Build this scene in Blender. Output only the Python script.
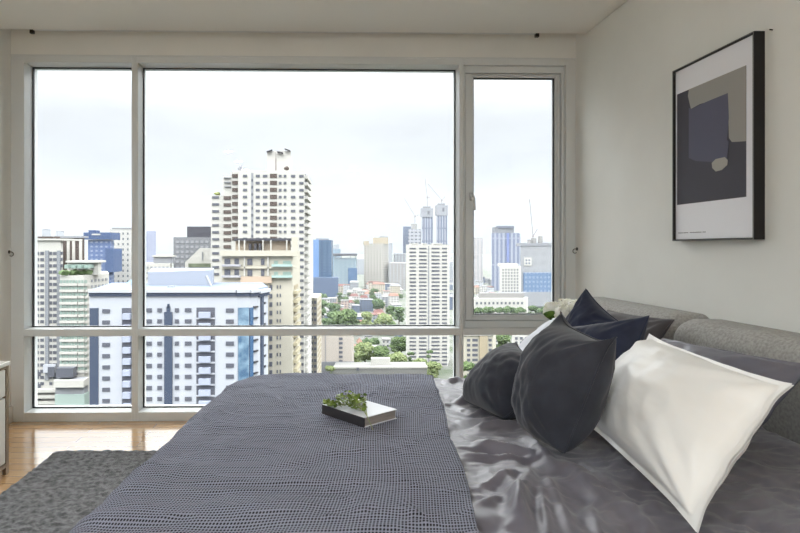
import bpy, bmesh, math, random
from mathutils import Vector, Matrix, noise
for o in list(bpy.data.objects): bpy.data.objects.remove(o)
SC = bpy.context.scene
COL = SC.collection
rnd = random.Random(7)

# ------------------------------------------------------------------ camera
F, PPX, PPY, CZ, YAW = 580.0, 327.0, 248.0, 1.22, 0.02
cam = bpy.data.cameras.new('camera'); camo = bpy.data.objects.new('camera', cam); COL.objects.link(camo)
cam.sensor_width = 36; cam.lens = 36*F/800
cam.shift_x = (400-PPX)/800; cam.shift_y = -(266.5-PPY)/800
cam.clip_start = 0.05; cam.clip_end = 20000
camo.location = (0, 0, CZ); camo.rotation_euler = (math.pi/2, 0, -YAW)
SC.camera = camo

# ------------------------------------------------------------------ view
SC.view_settings.view_transform = 'Standard'
SC.view_settings.look = 'None'
SC.view_settings.gamma = 1
SC.view_settings.use_curve_mapping = False
SC.view_settings.exposure = 0.17
SC.cycles.use_denoising = True
SC.cycles.max_bounces = 12; SC.cycles.diffuse_bounces = 8
SC.cycles.transparent_max_bounces = 16
SC.cycles.caustics_reflective = False; SC.cycles.caustics_refractive = False
SC.cycles.sample_clamp_indirect = 6

# ------------------------------------------------------------------ sky
W = bpy.data.worlds.new('sky'); SC.world = W; W.use_nodes = True
nt = W.node_tree; nt.nodes.clear()
def N(nt, t, **k):
    n = nt.nodes.new(t)
    for a, b in k.items():
        if a in ('operation', 'blend_type', 'data_type', 'noise_dimensions', 'feature', 'distance', 'offset', 'squash', 'offset_frequency', 'bands_direction', 'wave_type', 'interpolation_type'): setattr(n, a, b)
        else: n.inputs[a.replace('_', ' ')].default_value = b
    return n
L = lambda nt, a, b: nt.links.new(a, b)
tc = nt.nodes.new('ShaderNodeTexCoord'); sx = nt.nodes.new('ShaderNodeSeparateXYZ'); L(nt, tc.outputs['Generated'], sx.inputs[0])
ramp = nt.nodes.new('ShaderNodeValToRGB'); cr = ramp.color_ramp
cr.elements[0].position = 0.0; cr.elements[0].color = (.64, .67, .735, 1)
cr.elements[1].position = 1.0; cr.elements[1].color = (1, 1, 1, 1)
e = cr.elements.new(.06); e.color = (.665, .695, .76, 1)
e = cr.elements.new(.20); e.color = (.735, .755, .80, 1)
e = cr.elements.new(.34); e.color = (.92, .93, .95, 1)
L(nt, sx.outputs['Z'], ramp.inputs[0])
mr = N(nt, 'ShaderNodeMapRange'); mr.interpolation_type = 'SMOOTHERSTEP'; mr.inputs['From Min'].default_value = .19; mr.inputs['From Max'].default_value = .58; mr.inputs['To Min'].default_value = 1.0; mr.inputs['To Max'].default_value = 8.6
L(nt, sx.outputs['Z'], mr.inputs['Value'])
mp = nt.nodes.new('ShaderNodeMapping'); mp.inputs['Scale'].default_value = (1, 1, 3.0); L(nt, tc.outputs['Generated'], mp.inputs[0])
nz = N(nt, 'ShaderNodeTexNoise', Scale=3.2, Detail=5.0, Roughness=.55); L(nt, mp.outputs[0], nz.inputs['Vector'])
mr2 = N(nt, 'ShaderNodeMapRange'); mr2.inputs['From Min'].default_value = .35; mr2.inputs['From Max'].default_value = .6; mr2.inputs['To Min'].default_value = .93; mr2.inputs['To Max'].default_value = 1.06
L(nt, nz.outputs[0], mr2.inputs['Value'])
mm = N(nt, 'ShaderNodeMath', operation='MULTIPLY'); L(nt, mr.outputs[0], mm.inputs[0]); L(nt, mr2.outputs[0], mm.inputs[1])
bg = nt.nodes.new('ShaderNodeBackground'); L(nt, ramp.outputs[0], bg.inputs[0]); L(nt, mm.outputs[0], bg.inputs['Strength'])
wo = nt.nodes.new('ShaderNodeOutputWorld'); L(nt, bg.outputs[0], wo.inputs[0])

# veiled sun, high behind the apartment block
sd = bpy.data.lights.new('sun', 'SUN'); sd.energy = .5; sd.angle = math.radians(12); sd.color = (1, .96, .9)
so = bpy.data.objects.new('sun', sd); COL.objects.link(so)
so.rotation_euler = Vector((.35, .75, -.75)).to_track_quat('-Z', 'Y').to_euler()

# fill lamps added behind the camera to brighten the room (made-up rings further down)
FILL_LAMPS = [(-1.3, -.3), (-1.3, -1.3), (-1.3, -2.3), (.7, -2.3)]
FILL_W = 24.0
for i, (x, y) in enumerate(FILL_LAMPS):
    ld = bpy.data.lights.new('fill_light', 'AREA'); ld.shape = 'DISK'; ld.size = .14; ld.energy = FILL_W; ld.color = (.86, .94, 1)
    lo = bpy.data.objects.new('fill_light_lamp', ld); COL.objects.link(lo); lo.location = (x, y, 2.67)

# ------------------------------------------------------------------ helpers
_c, _s = math.cos(YAW), math.sin(YAW)
def kx(px):
    k = (px-PPX)/F
    return (_s+k*_c)/(_c-k*_s)
def at(px, py, Y):
    X = Y*kx(px); zc = X*_s+Y*_c
    return Vector((X, Y, CZ-(py-PPY)/F*zc))
def atz(px, py, Z):
    zc = F*(CZ-Z)/(py-PPY)
    k = kx(px); Y = zc/(k*_s+_c)
    return Vector((Y*k, Y, Z))
def atx(px, py, X):
    return at(px, py, X/kx(px))

def lin(c):
    return tuple(((v/255)/12.92 if v/255 <= .04045 else ((v/255+.055)/1.055)**2.4) for v in c)+(1,)
MATS = {}
def mat(name, col, rough=.6, metal=0., spec=.5, **kw):
    if name in MATS: return MATS[name]
    m = bpy.data.materials.new(name); m.use_nodes = True
    b = m.node_tree.nodes['Principled BSDF']
    b.inputs['Base Color'].default_value = lin(col) if max(col) > 1 else tuple(col)+(1,)
    b.inputs['Roughness'].default_value = rough; b.inputs['Metallic'].default_value = metal
    b.inputs['Specular IOR Level'].default_value = spec
    for k, v in kw.items(): b.inputs[k.replace('_', ' ')].default_value = v
    MATS[name] = m; return m
def bsdf(m): return m.node_tree.nodes['Principled BSDF']
def noisy(name, col, col2, scale, rough=.7, bump=0., detail=4., dist=.002, coord='Object', mscale=(1, 1, 1), lo=.35, hi=.65, **kw):
    """colour wanders between two tones, with an optional bump of the same noise"""
    if name in MATS: return MATS[name]
    m = mat(name, col, rough, **kw); t = m.node_tree
    tc = t.nodes.new('ShaderNodeTexCoord'); mp = t.nodes.new('ShaderNodeMapping'); mp.inputs['Scale'].default_value = mscale
    L(t, tc.outputs[coord], mp.inputs[0])
    nz = N(t, 'ShaderNodeTexNoise', Scale=scale, Detail=detail); L(t, mp.outputs[0], nz.inputs['Vector'])
    r = t.nodes.new('ShaderNodeValToRGB'); r.color_ramp.elements[0].position = lo; r.color_ramp.elements[1].position = hi
    r.color_ramp.elements[0].color = lin(col); r.color_ramp.elements[1].color = lin(col2)
    L(t, nz.outputs[0], r.inputs[0]); L(t, r.outputs[0], bsdf(m).inputs['Base Color'])
    if bump:
        b = N(t, 'ShaderNodeBump', Strength=bump, Distance=dist); L(t, nz.outputs[0], b.inputs['Height']); L(t, b.outputs[0], bsdf(m).inputs['Normal'])
    return m

def tag(o, label=None, cat=None, group=None, kind=None):
    if label: o['label'] = label
    if cat: o['category'] = cat
    if group: o['group'] = group
    if kind: o['kind'] = kind
    return o
def empty(name, loc=(0, 0, 0), rz=0.):
    o = bpy.data.objects.new(name, None); COL.objects.link(o); o.location = loc; o.rotation_euler = (0, 0, rz); o.empty_display_size = .1
    return o
class MB:
    """collects shapes given in world coordinates; build() links them as ONE object whose origin is its parent's"""
    def __init__(s): s.bm = bmesh.new()
    def quadbox(s, c, ax, ay, az):
        c = Vector(c); v = []
        for i in (-1, 1):
            for j in (-1, 1):
                for k in (-1, 1): v.append(s.bm.verts.new(c+ax*i+ay*j+az*k))
        for f in ((0, 1, 3, 2), (4, 6, 7, 5), (0, 4, 5, 1), (2, 3, 7, 6), (0, 2, 6, 4), (1, 5, 7, 3)): s.bm.faces.new([v[i] for i in f])
        return s
    def box(s, x0, x1, y0, y1, z0, z1):
        return s.quadbox(((x0+x1)/2, (y0+y1)/2, (z0+z1)/2), Vector(((x1-x0)/2, 0, 0)), Vector((0, (y1-y0)/2, 0)), Vector((0, 0, (z1-z0)/2)))
    def prism(s, pts, z0, z1):
        if not isinstance(z1, (list, tuple)): z1 = [z1]*len(pts)
        a = [s.bm.verts.new((p[0], p[1], z0)) for p in pts]; b = [s.bm.verts.new((p[0], p[1], z)) for p, z in zip(pts, z1)]
        n = len(pts)
        for i in range(n): s.bm.faces.new((a[i], a[(i+1) % n], b[(i+1) % n], b[i]))
        s.bm.faces.new(a[::-1]); s.bm.faces.new(b); return s
    def tube(s, pts, r, seg=8, r2=None):
        pts = [Vector(p) for p in pts]; rings = []
        for i, p in enumerate(pts):
            d = (pts[min(i+1, len(pts)-1)]-pts[max(i-1, 0)]).normalized()
            u = d.orthogonal().normalized() if i == 0 else (u-d*u.dot(d)).normalized()
            w = d.cross(u); rr = r if r2 is None else r+(r2-r)*i/(len(pts)-1)
            rings.append([s.bm.verts.new(p+(u*math.cos(a)+w*math.sin(a))*rr) for a in [2*math.pi*k/seg for k in range(seg)]])
        for a, b in zip(rings, rings[1:]):
            for k in range(seg): s.bm.faces.new((a[k], a[(k+1) % seg], b[(k+1) % seg], b[k]))
        s.bm.faces.new(rings[0][::-1]); s.bm.faces.new(rings[-1]); return s
    def lathe(s, c, prof, seg=24):
        rings = [[s.bm.verts.new((c[0]+r*math.cos(2*math.pi*k/seg), c[1]+r*math.sin(2*math.pi*k/seg), c[2]+z)) for k in range(seg)] for r, z in prof]
        for a, b in zip(rings, rings[1:]):
            for k in range(seg): s.bm.faces.new((a[k], a[(k+1) % seg], b[(k+1) % seg], b[k]))
        s.bm.faces.new(rings[0][::-1]); s.bm.faces.new(rings[-1]); return s
    def grid(s, fn, nu, nv, uv=None):
        V = [[s.bm.verts.new(fn(i/nu, j/nv)) for j in range(nv+1)] for i in range(nu+1)]
        lay = s.bm.loops.layers.uv.verify() if uv else None
        for i in range(nu):
            for j in range(nv):
                f = s.bm.faces.new((V[i][j], V[i+1][j], V[i+1][j+1], V[i][j+1]))
                if uv:
                    for lp, (a, b) in zip(f.loops, ((i, j), (i+1, j), (i+1, j+1), (i, j+1))): lp[lay].uv = uv(a/nu, b/nv)
        return V
    def blob(s, c, r, sub=2, rough=.25, fr=1.5, sq=(1, 1, 1), seed=0):
        g = bmesh.ops.create_icosphere(s.bm, subdivisions=sub, radius=1)
        for v in g['verts']:
            n = noise.noise(v.co*fr+Vector((seed*3.1, seed*7.7, 1.3)))+.5*noise.noise(v.co*fr*2.7+Vector((seed, 5, 9)))
            k = r*(1+rough*n*2); v.co = Vector((c[0]+v.co.x*k*sq[0], c[1]+v.co.y*k*sq[1], c[2]+v.co.z*k*sq[2]))
        return s
    def build(s, name, m, parent=None, smooth=False, bevel=0., bseg=2, origin=None):
        if parent is not None:
            org = parent.matrix_basis.to_translation()
            if parent.parent: org = org+parent.parent.matrix_basis.to_translation()
            for v in s.bm.verts: v.co -= org
        elif origin is not None:
            for v in s.bm.verts: v.co -= Vector(origin)
        bmesh.ops.recalc_face_normals(s.bm, faces=s.bm.faces)
        me = bpy.data.meshes.new(name); s.bm.to_mesh(me); s.bm.free()
        o = bpy.data.objects.new(name, me); COL.objects.link(o)
        if origin is not None and parent is None: o.location = origin
        if isinstance(m, (list, tuple)):
            for q in m: me.materials.append(q)
        else: me.materials.append(m)
        if smooth: me.polygons.foreach_set('use_smooth', [True]*len(me.polygons))
        if parent is not None: o.parent = parent
        if bevel:
            b = o.modifiers.new('bevel', 'BEVEL'); b.width = bevel; b.segments = bseg; b.limit_method = 'ANGLE'
        return o
def struct(o): o['kind'] = 'structure'; return o

# ------------------------------------------------------------------ room materials
XL, XR, YW, YB, ZC, YC = -2.135, 1.86, 4.11, -3.2, 2.69, 3.94   # left, right, window wall, back wall, ceiling height, ceiling edge
paint = noisy('wall_paint', (230, 230, 226), (234, 234, 230), 3., rough=.75, spec=.3)
ceilp = mat('ceiling_paint', (236, 236, 233), .85, spec=.2)
framem = mat('frame_aluminium_paint', (213, 216, 216), .42, spec=.5)
gasket = mat('black_gasket', (22, 23, 26), .5)
whitem = mat('white_gloss', (225, 224, 220), .25)

def wood():
    m = mat('oak_laminate', (205, 150, 92), .16, spec=.6); t = m.node_tree
    tc = t.nodes.new('ShaderNodeTexCoord')
    br = N(t, 'ShaderNodeTexBrick', Scale=1.0); br.inputs['Brick Width'].default_value = 1.1; br.inputs['Row Height'].default_value = .092
    br.inputs['Mortar Size'].default_value = .0015; br.inputs['Bias'].default_value = 0; br.offset = .37
    br.inputs['Color1'].default_value = lin((218, 178, 128)); br.inputs['Color2'].default_value = lin((204, 158, 106)); br.inputs['Mortar'].default_value = lin((120, 80, 45))
    L(t, tc.outputs['Object'], br.inputs['Vector'])
    mp = t.nodes.new('ShaderNodeMapping'); mp.inputs['Scale'].default_value = (1.5, 26, 1); L(t, tc.outputs['Object'], mp.inputs[0])
    nz = N(t, 'ShaderNodeTexNoise', Scale=2.2, Detail=6.); L(t, mp.outputs[0], nz.inputs['Vector'])
    mx = N(t, 'ShaderNodeMix', data_type='RGBA', blend_type='MULTIPLY'); mx.inputs[0].default_value = .35
    L(t, br.outputs['Color'], mx.inputs[6]); L(t, nz.outputs[0], mx.inputs[7])
    L(t, mx.outputs[2], bsdf(m).inputs['Base Color'])
    bsdf(m).inputs['Coat Weight'].default_value = 1; bsdf(m).inputs['Coat IOR'].default_value = 1.75; bsdf(m).inputs['Coat Roughness'].default_value = .06
    b = N(t, 'ShaderNodeBump', Strength=.04, Distance=.001); L(t, br.outputs['Fac'], b.inputs['Height']); b.invert = True; L(t, b.outputs[0], bsdf(m).inputs['Normal'])
    return m
woodm = wood()
def glassm():
    m = bpy.data.materials.new('window_glass'); m.use_nodes = True; t = m.node_tree; t.nodes.clear()
    tr = t.nodes.new('ShaderNodeBsdfTransparent'); tr.inputs[0].default_value = (.97, .985, .98, 1)
    gl = t.nodes.new('ShaderNodeBsdfGlossy'); gl.inputs['Roughness'].default_value = 0
    fr = t.nodes.new('ShaderNodeFresnel'); fr.inputs[0].default_value = 1.25
    mx = t.nodes.new('ShaderNodeMixShader'); o = t.nodes.new('ShaderNodeOutputMaterial')
    L(t, fr.outputs[0], mx.inputs[0]); L(t, tr.outputs[0], mx.inputs[1]); L(t, gl.outputs[0], mx.inputs[2]); L(t, mx.outputs[0], o.inputs[0])
    return m
glass = glassm()

# ------------------------------------------------------------------ room shell
struct(MB().box(XL-.2, XR+.2, YB-.2, YW+.15, -.2, 0).build('floor', woodm))
struct(MB().box(XL-.0, XR-.006, YB, YC, ZC, ZC+.2).build('ceiling', ceilp))
struct(MB().box(XL-.2, XR+.2, YB-.2, YW+.25, ZC+.2, ZC+.35).build('ceiling_slab', ceilp))
struct(MB().box(XL-.2, XL, YB-.2, YW+.25, -.2, ZC+.2).build('wall_left', paint))
struct(MB().box(XR, XR+.2, YB-.2, YW+.25, -.2, ZC+.2).build('wall_right', paint))
struct(MB().box(XL, XR, YB-.2, YB, -.2, ZC+.2).build('wall_back', paint))
z_head = at(300, 57, YW).z
struct(MB().box(XL, XR, YW, YW+.25, z_head, ZC+.2).build('wall_window', paint))
bb = MB().box(XL, XL+.016, YB, YW, 0, .115).build('baseboard_left', whitem, bevel=.004); struct(bb)
struct(MB().box(XR-.016, XR, YB, YW, 0, .115).build('baseboard_right', whitem, bevel=.004))
struct(MB().box(XL, XR, YB, YB+.016, 0, .115).build('baseboard_back', whitem, bevel=.004))

# ------------------------------------------------------------------ windows
YG = YW+.125            # glass plane
def wx(px, Y=YW): return at(px, 248, Y).x
zt = at(200, 63, YW).z                       # top of the openings at the face
z_tr_top = at(200, 329, YW).z; z_tr_bot = at(200, 336, YW).z
z_sill = at(200, 412, YW).z
x_open = [(wx(24), wx(131.5)), (wx(138), wx(459.5)), (wx(463.5), wx(566))]
def pane(name, x0, x1, z0, z1, parent, y=YG):
    p = MB().box(x0, x1, y, y+.012, z0, z1).build(name, glass, parent)
    g = MB(); t = .007
    for a in ((x0, x0+t, z0, z1), (x1-t, x1, z0, z1), (x0, x1, z0, z0+t), (x0, x1, z1-t, z1)): g.box(a[0], a[1], y-.004, y+.016, a[2], a[3])
    g.build('gasket', gasket, p)
    return p
YO = YW+.2
def window(i):
    x0, x1 = x_open[i]
    r = struct(empty('window_%d' % (i+1), ((x0+x1)/2, YW, 0)))
    # frame members in front: transom, head, sill and the mullion at the right of each bay
    f = MB()
    lx = XL if i == 0 else (x_open[i-1][1]+x0)/2
    rx = XR if i == 2 else (x1+x_open[i+1][0])/2
    f.box(lx, x0, YW, YO, 0, z_head); f.box(x1, rx, YW, YO, 0, z_head)
    f.box(x0, x1, YW, YO, zt, z_head); f.box(x0, x1, YW, YO, 0, z_sill)
    f.build('frame', framem, r, bevel=.002)
    MB().box(x0, x1, YW, YO, z_tr_bot, z_tr_top).build('transom', framem, r, bevel=.003)
    pane('pane', x0-.0, x1+.0, z_sill+.0, z_tr_bot, r)
    if i < 2: pane('pane', x0, x1, z_tr_top, zt, r)
    return r
win = [window(i) for i in range(3)]
# thin raised lines on the head and the jamb of the frame
tl = MB().box(XL, XR, YW-.006, YW, z_head-.004, z_head+.004)
struct(tl.build('trim_1', framem))
# opening casement in the third bay
r = win[2]
cx0, cx1 = wx(466.5, YW-.0), wx(563, YW)
cz0, cz1 = at(500, 321.5, YW).z, at(500, 71.5, YW).z
x0, x1 = x_open[2]
fr = MB(); y0, y1 = YW+.03, YO
fr.box(x0, cx0, y0, y1, z_tr_top, zt); fr.box(cx1, x1, y0, y1, z_tr_top, zt); fr.box(cx0, cx1, y0, y1, z_tr_top, cz0); fr.box(cx0, cx1, y0, y1, cz1, zt)
fr.build('fixed_frame', framem, r, bevel=.003)
gx0, gx1 = wx(472, YW+.05), wx(557, YW+.05)
gz0, gz1 = at(500, 316.5, YW+.05).z, at(500, 75.5, YW+.05).z
sf = MB(); ya, yb = YW+.045, YW+.12; g = .004
sf.box(cx0+g, gx0, ya, yb, cz0+g, cz1-g); sf.box(gx1, cx1-g, ya, yb, cz0+g, cz1-g); sf.box(gx0, gx1, ya, yb, cz0+g, gz0); sf.box(gx0, gx1, ya, yb, gz1, cz1-g)
sash = sf.build('casement_sash', framem, r, bevel=.003)
sf = MB()                                  # glazing bead, lighter inner step
b = .012
sf.box(gx0, gx0+b, ya+.012, yb, gz0, gz1); sf.box(gx1-b, gx1, ya+.012, yb, gz0, gz1); sf.box(gx0+b, gx1-b, ya+.012, yb, gz0, gz0+b); sf.box(gx0+b, gx1-b, ya+.012, yb, gz1-b, gz1)
sf.build('glazing_bead', framem, sash, bevel=.002)
pane('pane', gx0+b, gx1-b, gz0+b, gz1-b, r, y=ya+.03)
h = at(471.5, 201, YW+.04)
hm = MB().box(h.x-.012, h.x+.012, YW+.028, YW+.045, h.z+.005, h.z+.06)
hm.tube([(h.x, YW+.03, h.z+.035), (h.x, YW-.005, h.z+.035), (h.x+.006, YW-.012, h.z+.01), (h.x+.008, YW-.012, h.z-.07)], .0085, 10)
hm.build('casement_handle', framem, sash, smooth=True)

# ------------------------------------------------------------------ small fittings of the room
metal_d = mat('dark_metal', (70, 66, 60), .35, metal=.8)
for sgn, px, py, lab in ((1, 12.5, 252, 'small dark metal curtain hook on the left wall beside the window'), (-1, 575, 249, 'small dark metal curtain hook on the right wall beside the window')):
    X = XL if sgn > 0 else XR
    zz = at(px, py, 4.0).z; yy = 4.085
    t = empty('curtain_hook', (X, yy, zz)); tag(t, lab, 'hook')
    MB().lathe((0, 0, 0), [(.004, 0), (.012, 0), (.012, .004), (.004, .006)], 12).build('wall_plate', metal_d, None)
    p = bpy.context.scene.objects[COL.objects[-1].name]; p.parent = t; p.rotation_euler = (0, sgn*math.pi/2, 0)
    pts = [(X, yy, zz)]+[(X+sgn*(.016+.015*math.sin(a)), yy, zz-.015+.015*math.cos(a)) for a in [q*math.pi*1.25/9 for q in range(10)]]
    MB().tube(pts, .0028, 8).build('hook', metal_d, t, smooth=True)
ct = empty('curtain_track', (-.1, YC+.08, ZC)); tag(ct, 'slim curtain track in the ceiling recess above the wide window', 'curtain track')
xa, xb = at(32, 30, YC+.04).x, at(537, 31, YC+.04).x
MB().box(xa, xb, YC+.03, YC+.055, ZC+.01, ZC+.03).build('rail', framem, ct)
for x in (xa, xb): MB().box(x-.012, x+.012, YC+.03, YC+.055, ZC-.012, ZC+.03).build('end_stop', metal_d, ct)
n = atx(772, 30, XR-.002)
tag(MB().tube([(XR+.004, n.y, n.z), (XR-.012, n.y, n.z+.002)], .0028, 8).build('nail', metal_d), 'tiny nail in the right wall above the framed print', 'nail')
fillw = mat('fill_ring_white', (235, 232, 225), .4)
for i, (x, y) in enumerate(FILL_LAMPS):  # unseen rings, made up to go with the added fill lamps
    t = empty('fill_light_fitting', (x, y, ZC)); tag(t, 'added fill light with white ring, unseen behind the camera', 'ceiling light', 'added fill lights')
    MB().lathe((x, y, ZC-.006), [(.075, 0), (.095, 0), (.095, .005), (.075, .008)], 32).build('ring', fillw, t)


# ================================================================== the city
G = -95.0
HZ = 6000.   # metres of haze
def dim(c, k=.41):
    return tuple(v*k for v in lin(c)[:3])
cm = lambda n, c, r=.85, **k: mat(n, dim(c), r, spec=.25, **k)
C = dict(white=cm('render_white', (236, 234, 228)), cool=cm('render_cool_white', (226, 230, 240)), cream=cm('render_cream', (232, 226, 210)), beige=cm('render_beige', (206, 192, 166)),
         pink=cm('render_pink_beige', (228, 218, 208)), grey=cm('render_grey', (150, 152, 158)), mid=cm('render_mid_grey', (178, 181, 188)), dark=cm('render_dark_grey', (92, 92, 102)), blue=cm('render_blue', (88, 110, 154)),
         navy=cm('tile_navy', (86, 98, 122)), brown=cm('render_brown', (112, 100, 96)), pane=mat('pane_grey', (74, 76, 85), .35), paned=mat('pane_dark', (48, 48, 54), .35), panel=mat('pane_green', (117, 134, 128), .3),
         paneb=mat('pane_blue', (51, 78, 109), .2), conc=cm('raw_concrete', (176, 174, 172)), orange=cm('roof_orange', (152, 116, 102)), red=cm('roof_red', (126, 84, 80)), steel=mat('crane_steel', (109, 102, 101), .5), lilac=cm('render_lilac', (176, 180, 208)),
         roofc=cm('roof_pale', (158, 158, 156)), balc=cm('balcony_front', (206, 214, 236)), net=cm('scaffold_net', (170, 172, 180)), metal=mat('roof_plant_metal', (117, 120, 128), .5), bglass=mat('balustrade_glass', (137, 156, 152), .2))

def facade(name, col, win, sx, sz, fx=.5, fz=.5, rough=.6, ox=0., col2=None, every=0):
    """walls with a regular grid of windows, for the towers too far off to show single panes"""
    m = mat(name, dim(col), rough, spec=.25); t = m.node_tree
    tc = t.nodes.new('ShaderNodeTexCoord'); s = t.nodes.new('ShaderNodeSeparateXYZ'); L(t, tc.outputs['Object'], s.inputs[0])
    h = N(t, 'ShaderNodeMath', operation='ADD'); L(t, s.outputs['X'], h.inputs[0]); L(t, s.outputs['Y'], h.inputs[1])
    def cell(src, size, frac):
        a = N(t, 'ShaderNodeMath', operation='MULTIPLY_ADD'); a.inputs[1].default_value = 1/size; a.inputs[2].default_value = 1000.01; L(t, src, a.inputs[0])
        b = N(t, 'ShaderNodeMath', operation='FRACT'); L(t, a.outputs[0], b.inputs[0])
        c = N(t, 'ShaderNodeMath', operation='LESS_THAN'); c.inputs[1].default_value = frac; L(t, b.outputs[0], c.inputs[0]); return c
    a, b = cell(h.outputs[0], sx, fx), cell(s.outputs['Z'], sz, fz)
    k = N(t, 'ShaderNodeMath', operation='MULTIPLY'); L(t, a.outputs[0], k.inputs[0]); L(t, b.outputs[0], k.inputs[1])
    mx = N(t, 'ShaderNodeMix', data_type='RGBA'); mx.inputs[6].default_value = dim(col)+(1,); mx.inputs[7].default_value = dim(win)+(1,)
    L(t, k.outputs[0], mx.inputs[0]); L(t, mx.outputs[2], bsdf(m).inputs['Base Color']); return m

unit = MB().box(-.5, .5, -.5, .5, -.5, .5); bmesh.ops.recalc_face_normals(unit.bm, faces=unit.bm.faces)
UNIT = {}
def unit_mesh(m):
    if m.name not in UNIT:
        me = bpy.data.meshes.new('window_'+m.name); unit.bm.to_mesh(me); me.materials.append(m); UNIT[m.name] = me
    return UNIT[m.name]

class Face:
    """a vertical wall plane between two ground points, addressed by where it shows"""
    def __init__(s, A, B): s.A, s.B = Vector(A[:2]), Vector(B[:2])
    def p(s, px, py):
        k = kx(px); d = s.B-s.A                      # X = k Y
        t = (k*s.A.y-s.A.x)/(d.x-k*d.y); q = s.A+d*t
        return at(px, py, q.y)
TAKEN = []
class Bld:
    def __init__(s, name, label, cat, pts, top, m, group=None, body='body', base=G, notop=False):
        s.P = [at(px, 248, d) for px, d in pts]
        c = sum(s.P, Vector())/len(s.P)
        s.root = empty(name, (c.x, c.y, base)); tag(s.root, label, cat, group)
        TAKEN.append((min(p.x for p in s.P)-3, max(p.x for p in s.P)+3, min(p.y for p in s.P)-6, max(p.y for p in s.P)+4))
        s.faces = [Face(a, b) for a, b in zip(s.P, s.P[1:])]
        zt_ = at(pts[0][0], top, pts[0][1]).z
        s.top = zt_; s.m = m; s.count = 0; s.rest = {}
        s.body = MB().prism(s.P, base, zt_).build(body, m, s.root)
    def wins(s, cols, y0, step, n, hgt, m, f=0, out=.25, name='window', skip=None, ref=None, cap=100):
        """cols: list of (px0, px1); rows start at y0 as seen at px ref, every step px, height hgt px"""
        F_ = s.faces[f]; ref = ref or (cols[0][0]+cols[0][1])/2
        zs = [(F_.p(ref, y0+i*step).z, F_.p(ref, y0+i*step+hgt).z) for i in range(n)]
        for (a, b) in cols:
            pa, pb = F_.p(a, 248), F_.p(b, 248); w = (Vector(pb[:2])-Vector(pa[:2])).length
            ang = math.atan2(pb.y-pa.y, pb.x-pa.x)
            for i, (z1, z2) in enumerate(zs):
                if skip and skip(i, a): continue
                c = Vector(((pa.x+pb.x)/2, (pa.y+pb.y)/2, (z1+z2)/2))-s.root.location
                if s.count < cap:
                    o = bpy.data.objects.new(name, unit_mesh(m)); COL.objects.link(o); o.parent = s.root
                    o.location = c; o.rotation_euler = (0, 0, ang); o.scale = (w, out*2, z1-z2); s.count += 1
                else: s.rest.setdefault((name, m.name), [m, []])[1].append((c, ang, w, out*2, z1-z2))
    def done(s):
        for (name, _), (m, L_) in s.rest.items():
            b = MB()
            for c, ang, w, t, h in L_:
                ax = Vector((math.cos(ang), math.sin(ang), 0)); ay = Vector((-ax.y, ax.x, 0))
                b.quadbox(c+s.root.location, ax*w/2, ay*t/2, Vector((0, 0, h/2)))
            b.build(name, m, s.root)['kind'] = 'stuff'
        return s.root
    def slab(s, name, px0, px1, py0, py1, m, f=0, out=1., back=1., parent=None):
        """a box on (and partly in) the face f"""
        F_ = s.faces[f]; a, b = F_.p(px0, py0), F_.p(px1, py0); z0 = F_.p((px0+px1)/2, py1).z; z1 = F_.p((px0+px1)/2, py0).z
        d = Vector((b.x-a.x, b.y-a.y, 0)); nrm = Vector((d.y, -d.x, 0)).normalized()
        if nrm.y > 0: nrm = -nrm
        c = (Vector((a.x, a.y, 0))+Vector((b.x, b.y, 0)))/2+nrm*(out-back)/2; c.z = (z0+z1)/2
        return MB().quadbox(c, d/2, nrm*(out+back)/2, Vector((0, 0, (z1-z0)/2))).build(name, m, parent or s.root)

def cols(a, *w): return [(a0, a0+ww) for a0, ww in zip(w[0::2], w[1::2])]
gnd = noisy('city_ground', (98, 98, 96), (64, 72, 58), .03, rough=.95, spec=.1)
struct(MB().box(-6000, 6000, 30, 9000, G-2, G).build('ground', gnd))

# ---- nearest block: white with a navy band under the roof (about 160 m off)
D = 160.
b = Bld('apartment_block', 'nearest white apartment block with a blue roof band and a blue glass corner', 'building',
        [(89.5, D), (236, D), (249, D+1.5), (258, D+5), (268, D+13), (262, D+34), (112, D+34)], 291., C['cool'])
MB().prism([p for p in b.P], b.top, b.top+.25).build('roof', cm('roof_light_blue', (140, 154, 180)), b.root)
for i in range(4):
    f = b.faces[i]; xs = [(89.5, 236), (236, 249), (249, 258), (258, 268)][i]
    b.slab('roof_band', xs[0], xs[1], 292.5, 296.0, C['navy'], i, .5, .1)
    b.slab('cornice', xs[0], xs[1], 289.4, 292.5, C['cool'], i, .9, .1)
b.slab('tiled_strip', 90, 98.5, 308, 430, C['navy'], 0, .3, .1)
b.wins([(102.5, 110)], 309.2, 11.2, 11, 3.8, C['pane'])
b.slab('balcony_recess', 122, 138, 308, 430, C['pane'], 0, .12, .1)
for i in range(11): b.slab('balcony', 124, 131.5, 313.2+11.2*i, 319+11.2*i, C['balc'], 0, 1.5, .1); 
b.wins([(146, 152), (157.5, 162), (175, 179), (185, 191.5)], 308.2, 11.1, 11, 3.9, C['pane'])
st = b.slab('tiled_strip', 164.6, 172.5, 312, 430, C['navy'], 0, .5, .1)
q = b.faces[0]; pa = q.p(168.5, 307.5); pl, pr = q.p(164.6, 312), q.p(172.5, 312)
sp = MB()
sp.prism([(pl.x+.6, pl.y-.45), (pr.x-.6, pr.y-.45), (pr.x-.6, pr.y), (pl.x+.6, pl.y)], pl.z, pa.z+.3)
sp.prism([(pa.x-.25, pa.y-.45), (pa.x+.25, pa.y-.45), (pa.x+.25, pa.y), (pa.x-.25, pa.y)], pa.z, pa.z+1.0); sp.build('strip_point', C['navy'], b.root)
b.slab('balcony_recess', 196.5, 215, 307.5, 430, C['pane'], 0, .12, .1)
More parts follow.
